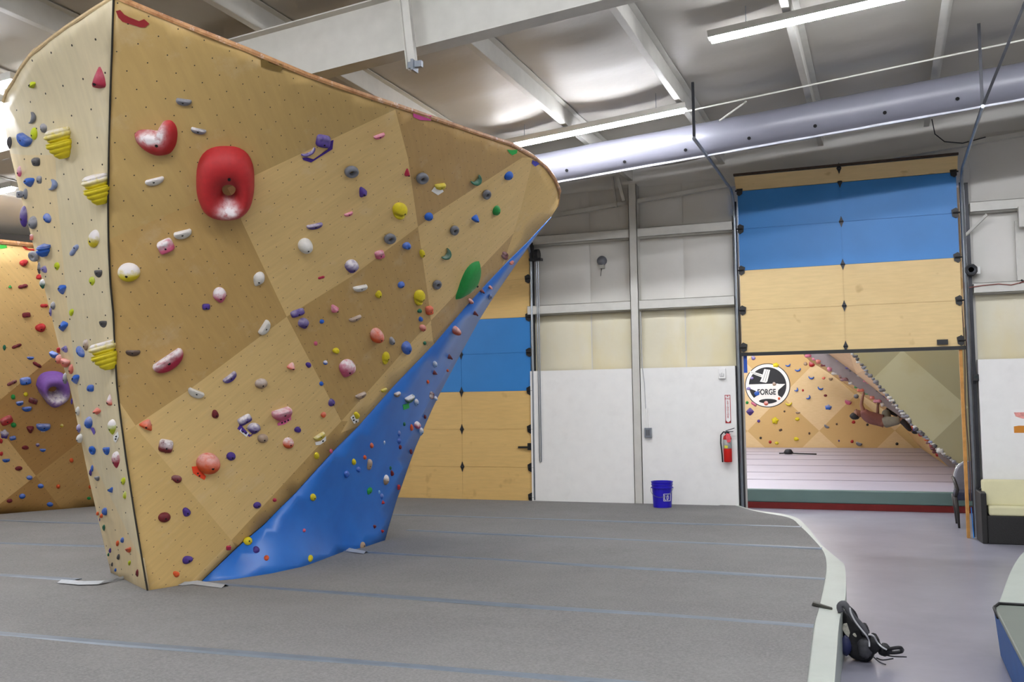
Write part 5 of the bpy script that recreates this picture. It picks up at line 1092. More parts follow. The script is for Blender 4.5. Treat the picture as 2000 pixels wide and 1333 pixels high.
# surface, x, y, width, height, kind, colour, rotation in degrees, chalk
H = '''M 359 198 31 20 half grey -8 .1|M 388 255 31 17 half grey -12 .7|M 302 353 38 21 half white 14 .8|M 602 297 34 15 crescent purple 25 .7|M 632 277 30 26 block purple -10 .1|M 686 335 27 26 donut grey 0 0
M 709 376.5 27 21 tri purple -90 0|M 741 265.5 23 14 jug pink 20 .3|M 796 339 14 22 tri crimson 0 0|M 824 348 23 25 donut grey 0 0|M 860 363 21 18 jug yellow 10 .1|M 929 351 27 22 crescent dark green 30 .2
M 994 344 29 19 egg blue 33 0|M 950 380 18 21 donut grey 0 0|M 970 412 28 20 egg green 55 0|M 782 413 28 33 split yellow -8 0|M 838 424 22 18 egg blue 22 0|M 929 428 20 20 tri blue -30 0|M 887 450 18 21 donut grey 0 0
M 681 418 18 11 half pink 20 .3|M 615 441 32 16 half purple 12 .5|M 761 466 22 23 donut grey 0 0|M 795 481 19 17 pebble blue 20 .1|M 742 498 20 17 block pink 18 .3|M 825 496 13 20 pebble yellow 20 0|M 870 496 26 22 crescent dark green 50 .3
M 688 522 27 28 drop purple 0 .6|M 597 481 28 29 ball white 0 .2|M 987 500 16 31 pair maroon 68 .2|M 628 543 14 9 pair crimson 15 0|M 704 562 28 18 half white 12 .4|M 740 576 15 15 pebble yellow 0 0|M 784 557 18 14 egg blue 24 .1
M 820 582 23 31 split yellow -12 0|M 853 556 18 20 donut grey 0 0|M 582 612 30 15 block purple 20 .2|M 594 633 22 23 drop purple 20 .2|M 629 628.6 9 9 pebble blue 0 0|M 654 604 20 21 tri pink 30 .4|M 694 622 26 14 half tan 22 .3
M 736 656 29 30 ball orange 0 .35|M 766 667 15 16 pebble grey 0 .2|M 794 680 25 27 pebble blue 30 .1|M 820 608 12 10 pebble dark_green 25 0|M 839 607 18 18 block orange 10 .1|M 822 624 11 12 pebble blue 0 0|M 826 641 18 15 pebble salmon 20 .2|M 830 671 9 9 dome dark_green 0 0
M 657 686 14 13 pebble yellow 0 0|M 617 671.5 8 9 dome pink 0 0|M 754 700 15 26 split yellow -10 0|M 603 713.5 11 11 pebble purple 0 0|M 636 709 10 9 dome blue 0 .6|M 679 721 31 37 drop pink -15 .7|M 570 717 21 20 tri salmon -20 .6|M 628 750 9 9 dome blue 0 0
M 705 772 22 16 half tan 25 .4|M 750 762 13 11 half yellow 20 .2|M 648 787 14 16 pebble purple 0 .1|M 697 812 14 14 pebble yellow 0 0|M 632 811 12 11 pebble orange 0 .1|M 582 840 13 13 pebble purple 0 0|M 624 852 24 16 half yellow 32 .5|M 551 806 38 34 half pink 18 .7
M 357 456 36 24 half white 14 .5|M 324 482 34 29 block pink 25 .9|M 252 533 44 37 egg yellow 0 1.3|M 506 546.5 22 31 drop white -25 .3|M 430 578 27 32 drop pink 10 .9|M 403 600 17 13 block purple 0 0|M 516 640 32 24 half white 58 .3|M 260 688 29 17 half brown 0 .1
M 329 704 68 42 half crimson 34 1|M 449 737 31 20 half purple 38 .6|M 511 750 25 20 egg tan 10 .3|M 384 767 33 23 half white -22 .3|M 287 831 34 27 tri orange -25 .2|M 325 872 30 28 block maroon -10 .8|M 421 810 15 16 pebble maroon 20 0
M 479 821 30 18 block purple 30 .7|M 497 838 26 23 drop purple 0 .6|M 514 857 21 18 egg tan 0 .1|M 564 866 22 22 dome orange 0 .8|M 408 906 45 42 ball orange 0 .32|M 452 892 18 17 dome purple 0 0|M 346 936 20 16 pebble maroon 0 .1
M 619 891 12 14 dome yellow 0 0|M 322 1011 25 20 egg maroon 10 0|M 365 1001 17 17 pebble purple 0 0|M 503 987.5 16 13 egg purple 15 0|M 537 977.4 9 8 dome crimson 0 0|M 647 882 8 9 dome pink 0 0|M 367 1094 20 17 pebble purple 10 0|M 345 1122 13 12 pebble orange 0 0|M 447 1071 10 10 block crimson 0 0
B 485 1057 17 17 egg yellow 0 0|B 501 1074 14 13 pebble purple 0 0|B 521 1090 10 11 dome orange 0 0|B 607 1091 12 14 dome yellow 0 0|B 594.5 1036.6 8 8 dome pink 0 0|B 612 972 14 15 dome yellow 0 0|B 691.6 903 11 13 dome yellow 0 0|B 677 927 13 14 pebble blue 0 .1|B 700.5 918 11 12 pebble blue 0 .1
B 713 894 9 9 dome orange 0 0|B 722 908 11 23 block tan -8 .2|B 726.4 871 10 11 dome orange 0 .1|B 751 866 5 10 drop pale_blue 0 .8|B 763 915 7 8 dome dark_green 0 0|B 766 925 10 11 pebble maroon 0 0|B 754.5 938 15 21 egg tan -15 1.2|B 722 960 11 17 drop green -25 0
B 741 962 6 8 dome pale_blue 0 0|B 746 971 8 13 drop blue 0 .2|B 748.5 982.5 9 11 tri red 0 0|B 732 1029 9 11 tri maroon 180 0|B 747 1038 8 10 tri red 180 0|B 709 1066 12 15 egg tan 0 0|B 779 952.5 8 12 block red 0 0|B 803 883 7 11 block maroon 20 0|B 782 874 9 9 dome maroon 0 0
B 780 848 8 13 drop blue 0 .2|B 780 863 10 13 drop blue 0 .1|B 790 829 8 9 dome dark_green 0 0|B 815 831 18 17 pebble pink 0 .9|B 804 836 10 13 pebble orange 0 0|B 823 844 12 17 drop pale_blue 0 .8|B 830.6 815 8 9 dome maroon 0 0|B 844 773 15 24 pair maroon 70 .7|B 851 779 11 12 pebble pale_blue 0 .8
B 800 778 25 20 half dark_green 20 1.1|B 813.6 787 12 15 drop pale_blue 0 .7|B 776 769.6 16 14 half tan 15 .8|B 836 746.5 9 10 dome orange 0 0|B 849 729 13 13 tri maroon 0 .1|B 849.6 712.6 13 15 drop pale_blue 0 .7|B 874.5 724.6 8 8 dome orange 0 0|B 878 698 14 15 tri maroon 0 .1
B 890 646 24 26 ball orange 0 .4|B 928 612.7 15 16 tri maroon 0 .1|B 919 588.6 17 17 pebble salmon 0 .6|B 942 569.4 16 14 tri maroon -20 .1|B 957.7 561.6 13 13 pebble salmon 0 .3|B 957 581 10 18 donut slate 0 .3|B 1000 514 16 14 pair orange 25 .3
L 63.6 166 18 18 tri lime 180 0|L 193.5 157 32 56 tri crimson 0 .1|L 62 231 26 20 crescent grey 70 .1|L 85.5 250.5 17 18 pebble grey 0 .3|L 49.5 271.6 30 33 half blue -30 .2|L 66.6 261.7 17 25 egg lime 0 0|L 124 281 30 60 ridged yellow 8 .55|L 70.5 316.6 17 18 block dark_grey 0 .1
L 197 371 30 60 ridged yellow 8 1|L 57.6 355.6 26 25 tri blue 180 .1|L 76.5 351.7 11 17 block grey 0 .3|L 102 361.6 24 22 crescent slate 70 .3|L 49.5 379 12 22 egg grey 0 .1|L 39 380 14 20 half grey 90 .1|L 38 336 12 20 pebble pink 0 .5|L 18 280 11 25 drop dark_grey 0 0
L 46.5 423.5 18 42 egg purple 0 .2|L 64.5 435.5 22 26 dome grey 0 .3|L 92.4 426.5 22 17 egg blue -40 .2|L 61.5 464 8 13 block salmon 0 .8|L 89 490 16 24 ridged blue -10 .2|L 144 489.5 27 17 pair slate 55 .3|L 183.6 467 25 36 egg yellow -15 1.3|L 67.5 501 20 22 donut grey 0 .5
L 111 521 11 17 drop lime 0 0|L 192.6 532 14 22 half dark_grey 0 .1|L 76 524 8 24 egg dark_grey 0 .5|L 85.5 525 11 20 half lavender 30 .2|L 179.5 550 12 19 drop lime 0 .1|L 82.5 555.6 12 20 drop dark_green 0 .7|L 121.5 565 20 26 tri blue 180 .2|L 103.5 597.6 12 16 egg grey 0 .5
L 98.4 609.6 7 18 egg lavender 0 .1|L 139.5 610.5 11 14 pebble lime 0 0|L 124.5 637 20 28 tri blue 160 .1|L 202 631 14 20 half dark_grey 0 0|L 126 681 11 19 half lavender 30 .1|L 157 687.6 28 17 egg blue -42 .2|L 167.4 674 14 23 egg tan 0 .5|L 213 695 30 56 ridged yellow 12 1
L 115.5 702.6 17 17 pebble salmon 0 .3|L 128.4 707 18 25 half salmon -20 .3|L 138.6 722 13 20 egg salmon 0 .2|L 105.6 692 18 17 half blue -20 .2|L 114 684.6 8 12 block red 0 0|L 126.6 740 11 23 egg grey 0 .5|L 148.5 740.5 19 26 tri blue 180 .2|L 177 759 16 15 block blue 0 .1
L 214 784 15 31 tri salmon 0 .9|L 190.5 803.5 19 19 tri salmon 30 .2|L 173.5 826 22 24 dome blue 0 .3|L 219 835 20 31 drop lime 0 1.1|L 139.5 785 5 12 egg purple 0 0|L 152 803.5 12 18 egg white 0 .2|L 153.6 838 11 18 drop lavender 0 .3|L 156 857 18 18 dome white 0 .3
L 181.5 880 15 18 donut blue 0 0|L 208.5 878.5 15 23 half blue 0 .1|L 226.6 899 20 34 drop crimson 0 .9|L 180 915.5 9 14 egg blue 0 .1|L 177 923.6 9 15 egg purple 0 0|L 190 933.5 12 14 half grey 0 .2|L 241 940 12 15 pebble lime 0 0|L 217 957.5 14 15 tri blue 200 .1
L 244 968 11 14 pebble lime 0 .2|L 204.7 1000 14 16 block blue 0 .1|L 190.5 1003.7 10 9 dome orange 0 0|L 198 1008.5 11 10 dome orange 0 0|L 203 1032 9 14 drop dark_green 0 0|L 239 1055.6 12 12 egg blue -40 .1|L 229.6 1062 10 14 pebble orange 0 0|L 251.5 1073 15 15 half orange 10 .1
L 215 1076 9 13 egg purple 0 0|L 212 1084 8 10 dome dark_green 0 0|L 231.7 1088.6 11 15 egg dark_grey 0 0|L 253 1100 10 11 pebble lime 0 0|L 268.5 1120 11 16 egg maroon 0 0|L 219.5 1103 9 12 egg dark_grey 0 0|L 225.8 1114 9 9 dome blue 0 0|L 194.5 1016 4 9 egg purple 0 0
W 47 514 17 13 pebble red 0 0|W 45 560 20 13 pair maroon 12 0|W 20 561 9 8 tri green 0 0|W 86.6 598 16 12 pair red 0 0|W 52 616 18 11 block maroon 5 0|W 80 641 22 16 pebble red -10 0|W 32.6 677 21 11 pair maroon 20 0|W 9 680 7 12 drop dark_green 0 0|W 60 699 14 9 half blue 0 .2|W 73 713 20 12 pair maroon -30 0
W 76.5 541.5 13 9 pebble red 10 0|W 23.6 749 22 12 pair maroon 25 .1|W 50.6 745 24 16 block blue 8 .2|W 26 776 9 10 dome green 0 0|W 51 771 9 9 dome yellow 0 0|W 65 783.7 19 12 block maroon -20 .1|W 39 787 15 13 half blue 10 .3|W 53 798 19 14 half blue 5 .3|W 13.5 822 27 17 block red 25 .1
W 27 831 11 10 dome green 0 0|W 60 839 19 20 tri maroon 180 0|W 85.5 832.5 28 22 half blue 0 .4|W 121 832 7 7 dome yellow 0 .3|W 9.5 849 16 18 monster purple 0 .6|W 25.4 856.6 14 9 block blue 12 .2|W 2 862 8 10 pebble red 0 0|W 3 887 8 8 pebble red 0 0|W 50 875 13 9 pebble maroon 0 0|W 74 869.6 8 7 dome purple 0 .3
W 84 879 12 9 half blue 0 .2|W 12.4 899 15 10 half blue 5 .1|W 140 900 8 9 dome orange 0 0|W 37 915.7 15 9 egg maroon 5 0|W 58 933.7 12 9 egg blue 0 .2|W 80 950 12 9 egg blue 0 .1|W 114 951 8 8 dome orange 0 0|W 176.6 952 7 8 dome orange 0 0|W 174 974 8 6 dome green 0 0|W 44 970 13 10 egg blue 10 .1|W 19 979 12 8 egg maroon 10 0|W 98 986 13 9 egg blue 0 .1
F 1471 699.5 9 8 pebble lavender 0 .2|F 1515 713.6 12 9 monster yellow 0 0|F 1538.6 713 11 8 crescent blue 10 .2|F 1558 722 13 9 crescent blue 10 .2|F 1584 737 12 9 crescent blue -10 .2|F 1622 740 8 8 half tan 0 0|F 1608.5 739 7 5 pebble salmon 0 0|F 1573 711 7 8 pebble tan 0 0|F 1585 711.5 13 11 pebble red 0 .2
F 1554.5 761 9 10 crescent blue 40 .2|F 1602 758 12 9 crescent blue -20 .2|F 1568 763 4 5 dome red 0 0|F 1578 776 10 10 crescent blue 40 .2|F 1612 773 7 5 dome maroon 0 0|F 1540 788 14 11 crescent yellow 0 .2|F 1656.5 785 14 12 half pink -20 .4|F 1672 774.5 10 9 egg grey 0 .2|F 1617.5 796 13 10 monster blue 0 .3
F 1558 806 9 6 half tan 0 .2|F 1513.4 822 13 13 monster yellow 0 0|F 1557 819 8 8 pebble yellow 0 0|F 1464.5 804.5 16 17 diamond purple 0 .1|F 1481.6 823 6 6 dome purple 0 0|F 1614.5 833 11 8 half grey -30 .2|F 1667 825 8 6 pebble red 0 0|F 1524.5 840.5 7 5 block brown 20 0|F 1485.5 856 5 5 dome black 0 0
F 1504 864 6 6 dome red 0 0|F 1517 866 7 6 pebble yellow 0 0|F 1555 858 11 7 pebble yellow 0 0|F 1580.6 847 4 5 dome brown 0 0|F 1677.5 866.6 13 10 half grey -20 .3|F 1664 863 7 6 pebble red 0 0|F 1751.6 867.5 6 6 dome black 0 0|F 1638.5 861.5 3 4 dome purple 0 0|F 1634 829 4 4 dome brown 0 0
F 1472 789.5 13 9 pair pink -35 .2|F 1459 787 6 6 dome green 0 0|F 1496 788 9 9 dome salmon 0 .5|F 1521.5 779 5 6 dome orange 0 0|F 1478 769 11 9 block blue 25 .1|F 1462 759.5 8 7 pebble lavender 0 .1|F 1512 750.5 8 7 pebble tan 0 .3|F 1468.4 739 7 6 dome lavender 0 .3|F 1694 830 5 5 dome black 0 0|F 1532 804 4 4 dome brown 0 0'''
SPECIAL = []
HOLDS = []
for i, row in enumerate(H.replace('\n', '|').split('|')):
    q = row.split()
    if len(q) > 9: q = q[:6]+[' '.join(q[6:-2])]+q[-2:]
    s, u, v, w_, h_, kind, col, rot, chk = q
    HOLDS.append(dict(s=s, u=float(u), v=float(v), w=float(w_), h=float(h_), k=kind, c=col.replace('_', ' '), r=float(rot)*PI/180, ch=float(chk), i=i))
KN = {'half': 'flat-topped', 'jug': 'jug', 'donut': 'ring', 'tri': 'wedge', 'egg': 'oval', 'dome': 'round', 'pebble': 'pebble', 'block': 'block', 'drop': 'teardrop', 'pair': 'two-lobed', 'split': 'grooved', 'ball': 'ball', 'ridged': 'ridged', 'crescent': 'crescent', 'monster': 'knobbly', 'diamond': 'diamond'}
HN = {'half': 'edge_hold', 'jug': 'jug_hold', 'donut': 'ring_hold', 'tri': 'wedge_hold', 'egg': 'sloper_hold', 'dome': 'knob_hold', 'pebble': 'pebble_hold', 'block': 'block_hold', 'drop': 'teardrop_hold', 'pair': 'peanut_hold', 'split': 'pocket_hold', 'ball': 'ball_hold', 'ridged': 'ridged_hold', 'crescent': 'crescent_hold', 'monster': 'knobbly_hold', 'diamond': 'diamond_hold'}
MARKS = {'M': [(440, 358, 'the big red doughnut'), (304, 269, 'the red boomerang hold'), (914, 548, 'the green leaf hold'), (597, 481, 'the white ball hold'), (252, 533, 'the chalky yellow sloper'), (329, 704, 'the long crimson edge'), (679, 721, 'the big pink teardrop'), (408, 906, 'the big orange ball'), (551, 806, 'the taped pink edge'), (620, 288, 'the purple taped pair'), (487, 832, 'the white-carded purple pair'), (794, 680, 'the large blue pebble'), (736, 656, 'the chalky orange ball'), (322, 1011, 'the maroon oval'), (782, 413, 'the smiling yellow pocket'), (693, 817, 'the white-carded yellow pebble')],
    'B': [(800, 778, 'the chalky green edge'), (890, 646, 'the orange ball'), (709, 1066, 'the tan oval by the mat'), (754, 938, 'the chalky tan oval'), (722, 908, 'the long tan block'), (815, 831, 'the chalky pink pebble'), (485, 1057, 'the large yellow oval')],
    'L': [(114, 281, 'the top yellow ridged hold'), (190, 371, 'the middle yellow ridged hold'), (206, 695, 'the lowest yellow ridged hold'), (193, 157, 'the crimson fin'), (184, 467, 'the chalky yellow oval'), (227, 899, 'the chalky crimson teardrop'), (173, 826, 'the blue dome'), (46, 423, 'the purple sloper'), (219, 835, 'the white-carded lime teardrop'), (268, 1120, 'the maroon oval at the mat')],
    'W': [(102, 760, 'the purple doughnut'), (85, 832, 'the white-carded blue edge'), (60, 839, 'the big maroon wedge'), (80, 641, 'the biggest red pebble'), (13, 822, 'the long red block'), (9, 849, 'the purple knobbly hold'), (46, 560, 'the maroon peanut below the red tape')],
    'F': [(1499, 753, 'the anvil emblem'), (1673, 810, "the climber's head"), (1464, 804, 'the purple diamond'), (1617, 796, 'the blue knobbly hold'), (1540, 788, 'the yellow crescent'), (1513, 822, 'the lower yellow knobbly hold')]}
for h in HOLDS:
    m_ = max(h['w'], h['h']); h['size'] = {'F': ('tiny ' if m_ < 7 else 'small ' if m_ < 11 else ''), 'W': ('tiny ' if m_ < 10 else 'small ' if m_ < 15 else '')}.get(h['s'], 'tiny ' if m_ < 11 else 'small ' if m_ < 18 else '' if m_ < 30 else 'large ')
    h['base'] = h['size']+('chalky ' if h['ch'] >= .5 else '')+h['c']+' '+KN[h['k']]+' hold'
def direction(dx, dy):
    a = math.degrees(math.atan2(-dy, dx)) % 360
    return ['right of', 'up right from', 'above', 'up left from', 'left of', 'down left from', 'below', 'down right from'][int((a+22.5)//45) % 8]
used = {}
WHERE = {'M': 'on the birch front', 'B': 'on the blue face', 'L': 'on the cream side', 'W': 'on the far left wall', 'F': 'in the back room'}
def label_of(h):
    s = label_raw(h)
    if len(s.split()) > 16: s = s.replace(' '+WHERE[h['s']], '')
    return s
def label_raw(h):
    same = [g for g in HOLDS if g['base'] == h['base'] and g['s'] == h['s']]
    ms = sorted(MARKS[h['s']], key=lambda q: math.hypot(q[0]-h['u'], q[1]-h['v'])); own = math.hypot(ms[0][0]-h['u'], ms[0][1]-h['v']) < 12
    if own: ms = ms[1:]
    if len(same) == 1: return h['base']+' '+direction(h['u']-ms[0][0], h['v']-ms[0][1])+' '+ms[0][2]+' '+WHERE[h['s']]
    for q in ms[:4]:                                                   # a landmark of which it is the only one in that direction
        d = direction(h['u']-q[0], h['v']-q[1])
        if sum(direction(g['u']-q[0], g['v']-q[1]) == d for g in same) == 1: return h['base']+' '+d+' '+q[2]+' '+WHERE[h['s']]
    q = ms[0]; d = direction(h['u']-q[0], h['v']-q[1])
    lst = sorted([g for g in same if direction(g['u']-q[0], g['v']-q[1]) == d], key=lambda g: math.hypot(q[0]-g['u'], q[1]-g['v'])); k = lst.index(h)
    return h['base']+' '+d+' '+q[2]+', '+['nearest', 'second nearest', 'third nearest', 'fourth nearest', 'fifth nearest', 'sixth nearest'][min(k, 5)]+' to it'
GRP = {'M': 'climbing holds on the birch front face', 'B': 'climbing holds on the blue lower face', 'L': 'climbing holds on the cream side face', 'W': 'climbing holds on the far left wall', 'F': 'climbing holds on the back room wall'}
for h in HOLDS:
    o = make_hold(SURF[h['s']][0], h['u'], h['v'], h['w'], h['h'], h['k'], h['c'], h['r'], h['ch'], HN[h['k']], 1. if h['k'] != 'ridged' else 2., h['i'], max(h['w'], h['h']) > 28)
    tag(o, label_of(h), 'climbing hold', GRP[h['s']])
# ---- large individual holds
def blob_hold(wf, outer, H, col, name, chalk=None, hole=None, prof=.55, n=48, K=12, smoothn=2):
    """a moulded hold with a free outline (pixels on the wall), optionally around a hole"""
    cx = sum(q[0] for q in outer)/len(outer); cy = sum(q[1] for q in outer)/len(outer)
    pts = [np.array(q, float) for q in outer]; 
    if len(pts) < 30: pts = [q for q in catmull(pts+[pts[0]], 4)][:-1]
    N = len(pts); p0, a0_, b0_, n0_ = frame(wf, cx, cy)
    ho = hole if hole else (cx, cy, .5, .5)
    vs = []; ch = []
    for k in range(K+1):
        t_ = k/K
        for i, q in enumerate(pts):
            th = math.atan2(-(q[1]-ho[1]), q[0]-ho[0]); inn = np.array([ho[0]+ho[2]*math.cos(th), ho[1]-ho[3]*math.sin(th)])
            s_ = 1-(1-t_)**1.6 if not hole else t_
            x = q+(inn-q)*s_
            if hole: z = H*(math.sin(PI*min(1, t_*1.0))**.5)*(1-.12*t_) if t_ < 1 else 0.
            else: z = H*(1-(1-s_)**2.6)**prof
            p = lift(wf, *x); vs.append(p+n0_*(z-.004)); ch.append(chalk(x[0], x[1], t_) if chalk else 0)
    fs = [(k*N+i, (k+1)*N+i, (k+1)*N+(i+1) % N, k*N+(i+1) % N) for k in range(K) for i in range(N)]
    if not hole: fs.append(tuple(K*N+i for i in range(N)))
    mb = MB(); mb.add(vs, fs); o = mb.build(name, hold_mat(col), smooth=True)
    at_ = o.data.attributes.new('chalk', 'FLOAT', 'POINT'); at_.data.foreach_set('value', ch); return o, n0_
def bolt_at(o, wf, u, v, z, r=.012):
    p, a, b, n = frame(wf, u, v); t1 = a/np.linalg.norm(a); t2 = np.cross(n, t1); mb = MB()
    mb.add([p+n*(z+e)+(t1*math.cos(k*PI/5)+t2*math.sin(k*PI/5))*r for e in (-.01, .008) for k in range(10)], [tuple(range(10, 20)), tuple(range(9, -1, -1))]+[(k, (k+1) % 10, 10+(k+1) % 10, 10+k) for k in range(10)])
    mb.build('bolt', bolt_m, o)
def sq(cx, cy, rx, ry, n_, rot=0, N=40): return [(cx+rx*sup(2*PI*i/N, n_)*math.cos(2*PI*i/N+rot), cy-ry*sup(2*PI*i/N, n_)*math.sin(2*PI*i/N+rot)) for i in range(N)]
o, _ = blob_hold(w_main, sq(440, 354, 57, 69, 2.7), .17, 'red', 'doughnut_volume', lambda x, y, t_: 1.5*math.exp(-((x-446)/17)**2-((y-396)/11)**2), (447, 370, 13, 12))
o.data.materials[0] = hold_mat('red'); tag(o, 'huge red doughnut hold with a chalky hole high on the birch front', 'climbing hold', GRP['M']); bolt_at(o, w_main, 447, 331, .15)
o, _ = blob_hold(w_main, [(262, 262), (272, 254), (290, 253), (308, 255), (316, 250), (317, 240), (324, 235), (336, 236), (345, 248), (347, 266), (343, 285), (332, 300), (315, 304), (298, 300), (280, 289), (266, 274)], .10, 'red', 'boomerang_hold', lambda x, y, t_: 1.7*math.exp(-((x-298)/20)**2-((y-263)/9)**2)+1.5*math.exp(-((x-321)/7)**2-((y-256)/14)**2))
tag(o, 'large red boomerang hold with chalk in its crook on the birch front', 'climbing hold', GRP['M']); bolt_at(o, w_main, 314, 275, .09)
o, _ = blob_hold(w_main, [(936, 510), (938, 524), (936, 541), (930, 556), (919, 570), (905, 579), (891, 586), (890, 578), (894, 566), (900, 548), (908, 530), (918, 517), (928, 511)], .075, 'green', 'leaf_hold', lambda x, y, t_: 1.2*math.exp(-((x-919)/5)**2-((y-567)/6)**2))
tag(o, 'large smooth green leaf-shaped hold at the right of the birch front', 'climbing hold', GRP['M']); bolt_at(o, w_main, 926, 556, .05)
o, _ = blob_hold(w_lw, [(70, 752), (74, 738), (85, 728), (104, 725), (122, 729), (131, 742), (135, 760), (132, 774), (122, 784), (106, 793), (95, 791), (86, 780), (76, 766)], .24, 'lavender', 'doughnut_volume', lambda x, y, t_: 1.3*math.exp(-((x-103)/22)**2-((y-770)/9)**2), (101, 759, 9, 6))
o.data.materials[0] = hold_mat('violet'); tag(o, 'big purple doughnut hold with chalky rim on the far left wall', 'climbing hold', GRP['W'])
# ---- coloured tapes and cards
def tape(wf, pts, col, label, name='route_tape', ink_lines=None):
    o = decal(wf, pts, mat('tape_'+col, col, .6, var=.05), name); tag(o, label, 'tape', 'route tapes and cards on the climbing walls')
    if ink_lines:
        for k, (u, v) in enumerate(ink_lines): decal(wf, [(u-1.6, v-1.2), (u+1.4, v-2), (u+1.8, v+1.0), (u-1.2, v+1.8)], ink, 'ink_mark', .0056, .001, o)
    return o
tape(w_main, [(227, 21), (235, 19), (243, 28), (252, 33), (272, 41), (282, 37), (292, 46), (284, 53), (275, 53), (240, 42), (232, 34)], '8e1f22', 'red tape bracket at the top left corner of the birch front')
tape(w_main, [(509, 117), (521, 115), (525, 122), (542, 128), (546, 123), (554, 129), (547, 140), (510, 130)], '7c6431', 'olive brown tape bracket under the top edge left of the pink one')
tape(w_main, [(806, 215), (811, 218), (826, 223), (839, 226), (842, 225), (841, 235), (820, 234), (807, 228)], 'd4529a', 'pink tape bracket under the middle of the top edge')
tape(w_main, [(990, 292), (1000, 293), (1010, 292), (1009, 299), (1000, 303), (995, 299)], '24b04c', 'green tape bracket near the right end of the top edge')
tape(w_main, [(1040, 312), (1044, 315), (1050, 315), (1054, 312), (1053, 320), (1045, 325), (1038, 319)], '3b3fae', 'blue violet tape bracket at the prow of the birch front')
tape(w_main, [(590, 308), (599, 307), (612, 311), (640, 291), (645, 275), (651, 273), (649, 291), (607, 317), (592, 312)], '3b1a80', 'dark purple tape strip under the purple pair of holds')
tape(w_main, [(463, 838), (470, 826), (474, 835), (488, 850), (497, 845), (487, 854), (476, 846)], '4a2a90', 'purple tape behind the white-carded purple pair')
tape(w_main, [(467, 842), (472, 835), (486, 846), (481, 854)], 'f0efec', 'white card with dark marks under the purple pair', 'route_card', [(473.5, 843.5), (479, 846.5)])
tape(w_main, [(541, 828), (548, 823), (565, 817), (568, 812), (568, 820), (555, 829), (543, 832)], 'e2679b', 'pink tape with dark marks below the big pink edge hold', ink_lines=[(550, 826), (556, 824), (562, 821)])
tape(w_main, [(374, 912), (384, 911), (392, 919), (402, 931), (399, 938), (386, 931), (377, 925)], 'ef4a20', 'bright orange tape under the big orange ball', ink_lines=[(386, 925), (389, 930)])
tape(w_main, [(313, 872), (320, 864), (330, 868), (333, 880), (323, 886)], 'a01f2c', 'red tape behind the chalky maroon block')
tape(w_main, [(684, 816), (690, 810), (700, 815), (700, 824), (691, 828)], 'f0efec', 'white card with dark marks beside the yellow pebble near the blue edge', 'route_card', [(689, 816), (690, 821), (695, 824)])
tape(w_main, [(615, 864), (626, 862), (636, 852), (636, 861), (625, 869), (616, 870)], 'f0efec', 'white card under the yellow edge hold low on the birch front', 'route_card', [(630, 862)])
tape(w_main, [(842, 373), (848, 365), (861, 365), (866, 374), (855, 381)], 'eeece6', 'white hexagonal card under the yellow jug', 'route_card')
tape(w_left, [(222, 853), (231, 843), (233, 853), (227, 865), (223, 861)], 'f0efec', 'white card below the lime teardrop on the cream side', 'route_card', [(228, 853), (227, 858)])
tape(w_left, [(176, 834), (184, 836), (187, 845), (184, 850)], '6a56b0', 'purple tape below the blue dome on the cream side')
tape(w_blue, [(786, 791), (798, 788), (799, 797), (788, 801)], '25b355', 'green tape below the chalky green edge on the blue face')
tape(w_lw, [(-10, 478), (12, 479), (14, 484), (3, 486), (-10, 485)], '49c24e', 'green tape at the top of the far left wall')
tape(w_lw, [(43, 480), (50, 482), (56, 486), (72, 486), (72, 491), (50, 488), (45, 484)], 'cf3a2a', 'red tape at the top of the far left wall')
tape(w_lw, [(80, 838), (88, 838), (88, 844), (80, 844)], 'f0efec', 'white card on the blue edge of the far left wall', 'route_card')
# ---- the holds crowding the slanting edges of the back room boards
random.seed(11)
def rim(line, Y, n, cols, lab, s0, s1, off):
    cum = [0]
    for a, c in zip(line[:-1], line[1:]): cum.append(cum[-1]+math.hypot(c[0]-a[0], c[1]-a[1]))
    for i in range(n):
        d = cum[-1]*(.03+.95*(i+.35*random.random())/n); u = float(np.interp(d, cum, [q[0] for q in line])); v = float(np.interp(d, cum, [q[1] for q in line]))
        p = ony(u+off*.7, v+off, Y+random.uniform(.02, .07)); r = random.uniform(s0, s1); c = random.choice(cols); mb = MB(); vs = []; ph = random.random()*6
        for a in range(1, 5):
            for e in range(8):
                A_2 = PI*a/5; E_2 = 2*PI*e/8; k = 1+.25*math.sin(2*E_2+ph)+.15*math.sin(3*A_2+ph); vs.append((p[0]+r*k*math.sin(A_2)*math.cos(E_2)*1.2, p[1]+r*k*math.sin(A_2)*math.sin(E_2), p[2]+r*k*.8*math.cos(A_2)))
        mb.add(vs, [(a*8+e, a*8+(e+1) % 8, (a+1)*8+(e+1) % 8, (a+1)*8+e) for a in range(3) for e in range(8)]+[tuple(range(7, -1, -1)), tuple(24+e for e in range(8))])
        o = mb.build('pebble_hold', hold_mat(c), smooth=True); ca = o.data.attributes.new('chalk', 'FLOAT', 'POINT'); ca.data.foreach_set('value', [.35*random.random()]*len(vs))
        tag(o, 'small %s hold %s' % (c, lab), 'climbing hold', 'small holds '+lab)
rim(LA, YA-.03, 46, ['dark grey', 'grey', 'white', 'black', 'slate', 'grey', 'dark grey', 'white'], 'along the slanting edge of the olive wall', .028, .05, 1)
rim(LB[:5], YB2-.03, 30, ['lavender', 'slate', 'purple', 'dark grey', 'pink', 'white'], 'along the upper edge of the grey board end', .025, .045, 0)
rim(LC[:5], YB2-.02, 16, ['red', 'pink', 'maroon', 'white', 'green', 'salmon'], 'along the lower left edge of the grey board end', .035, .065, 0)
rim(LC[5:8], YB2-.02, 12, ['orange', 'red', 'dark grey', 'purple', 'maroon'], 'along the lower right edge of the grey board end', .035, .06, 0)
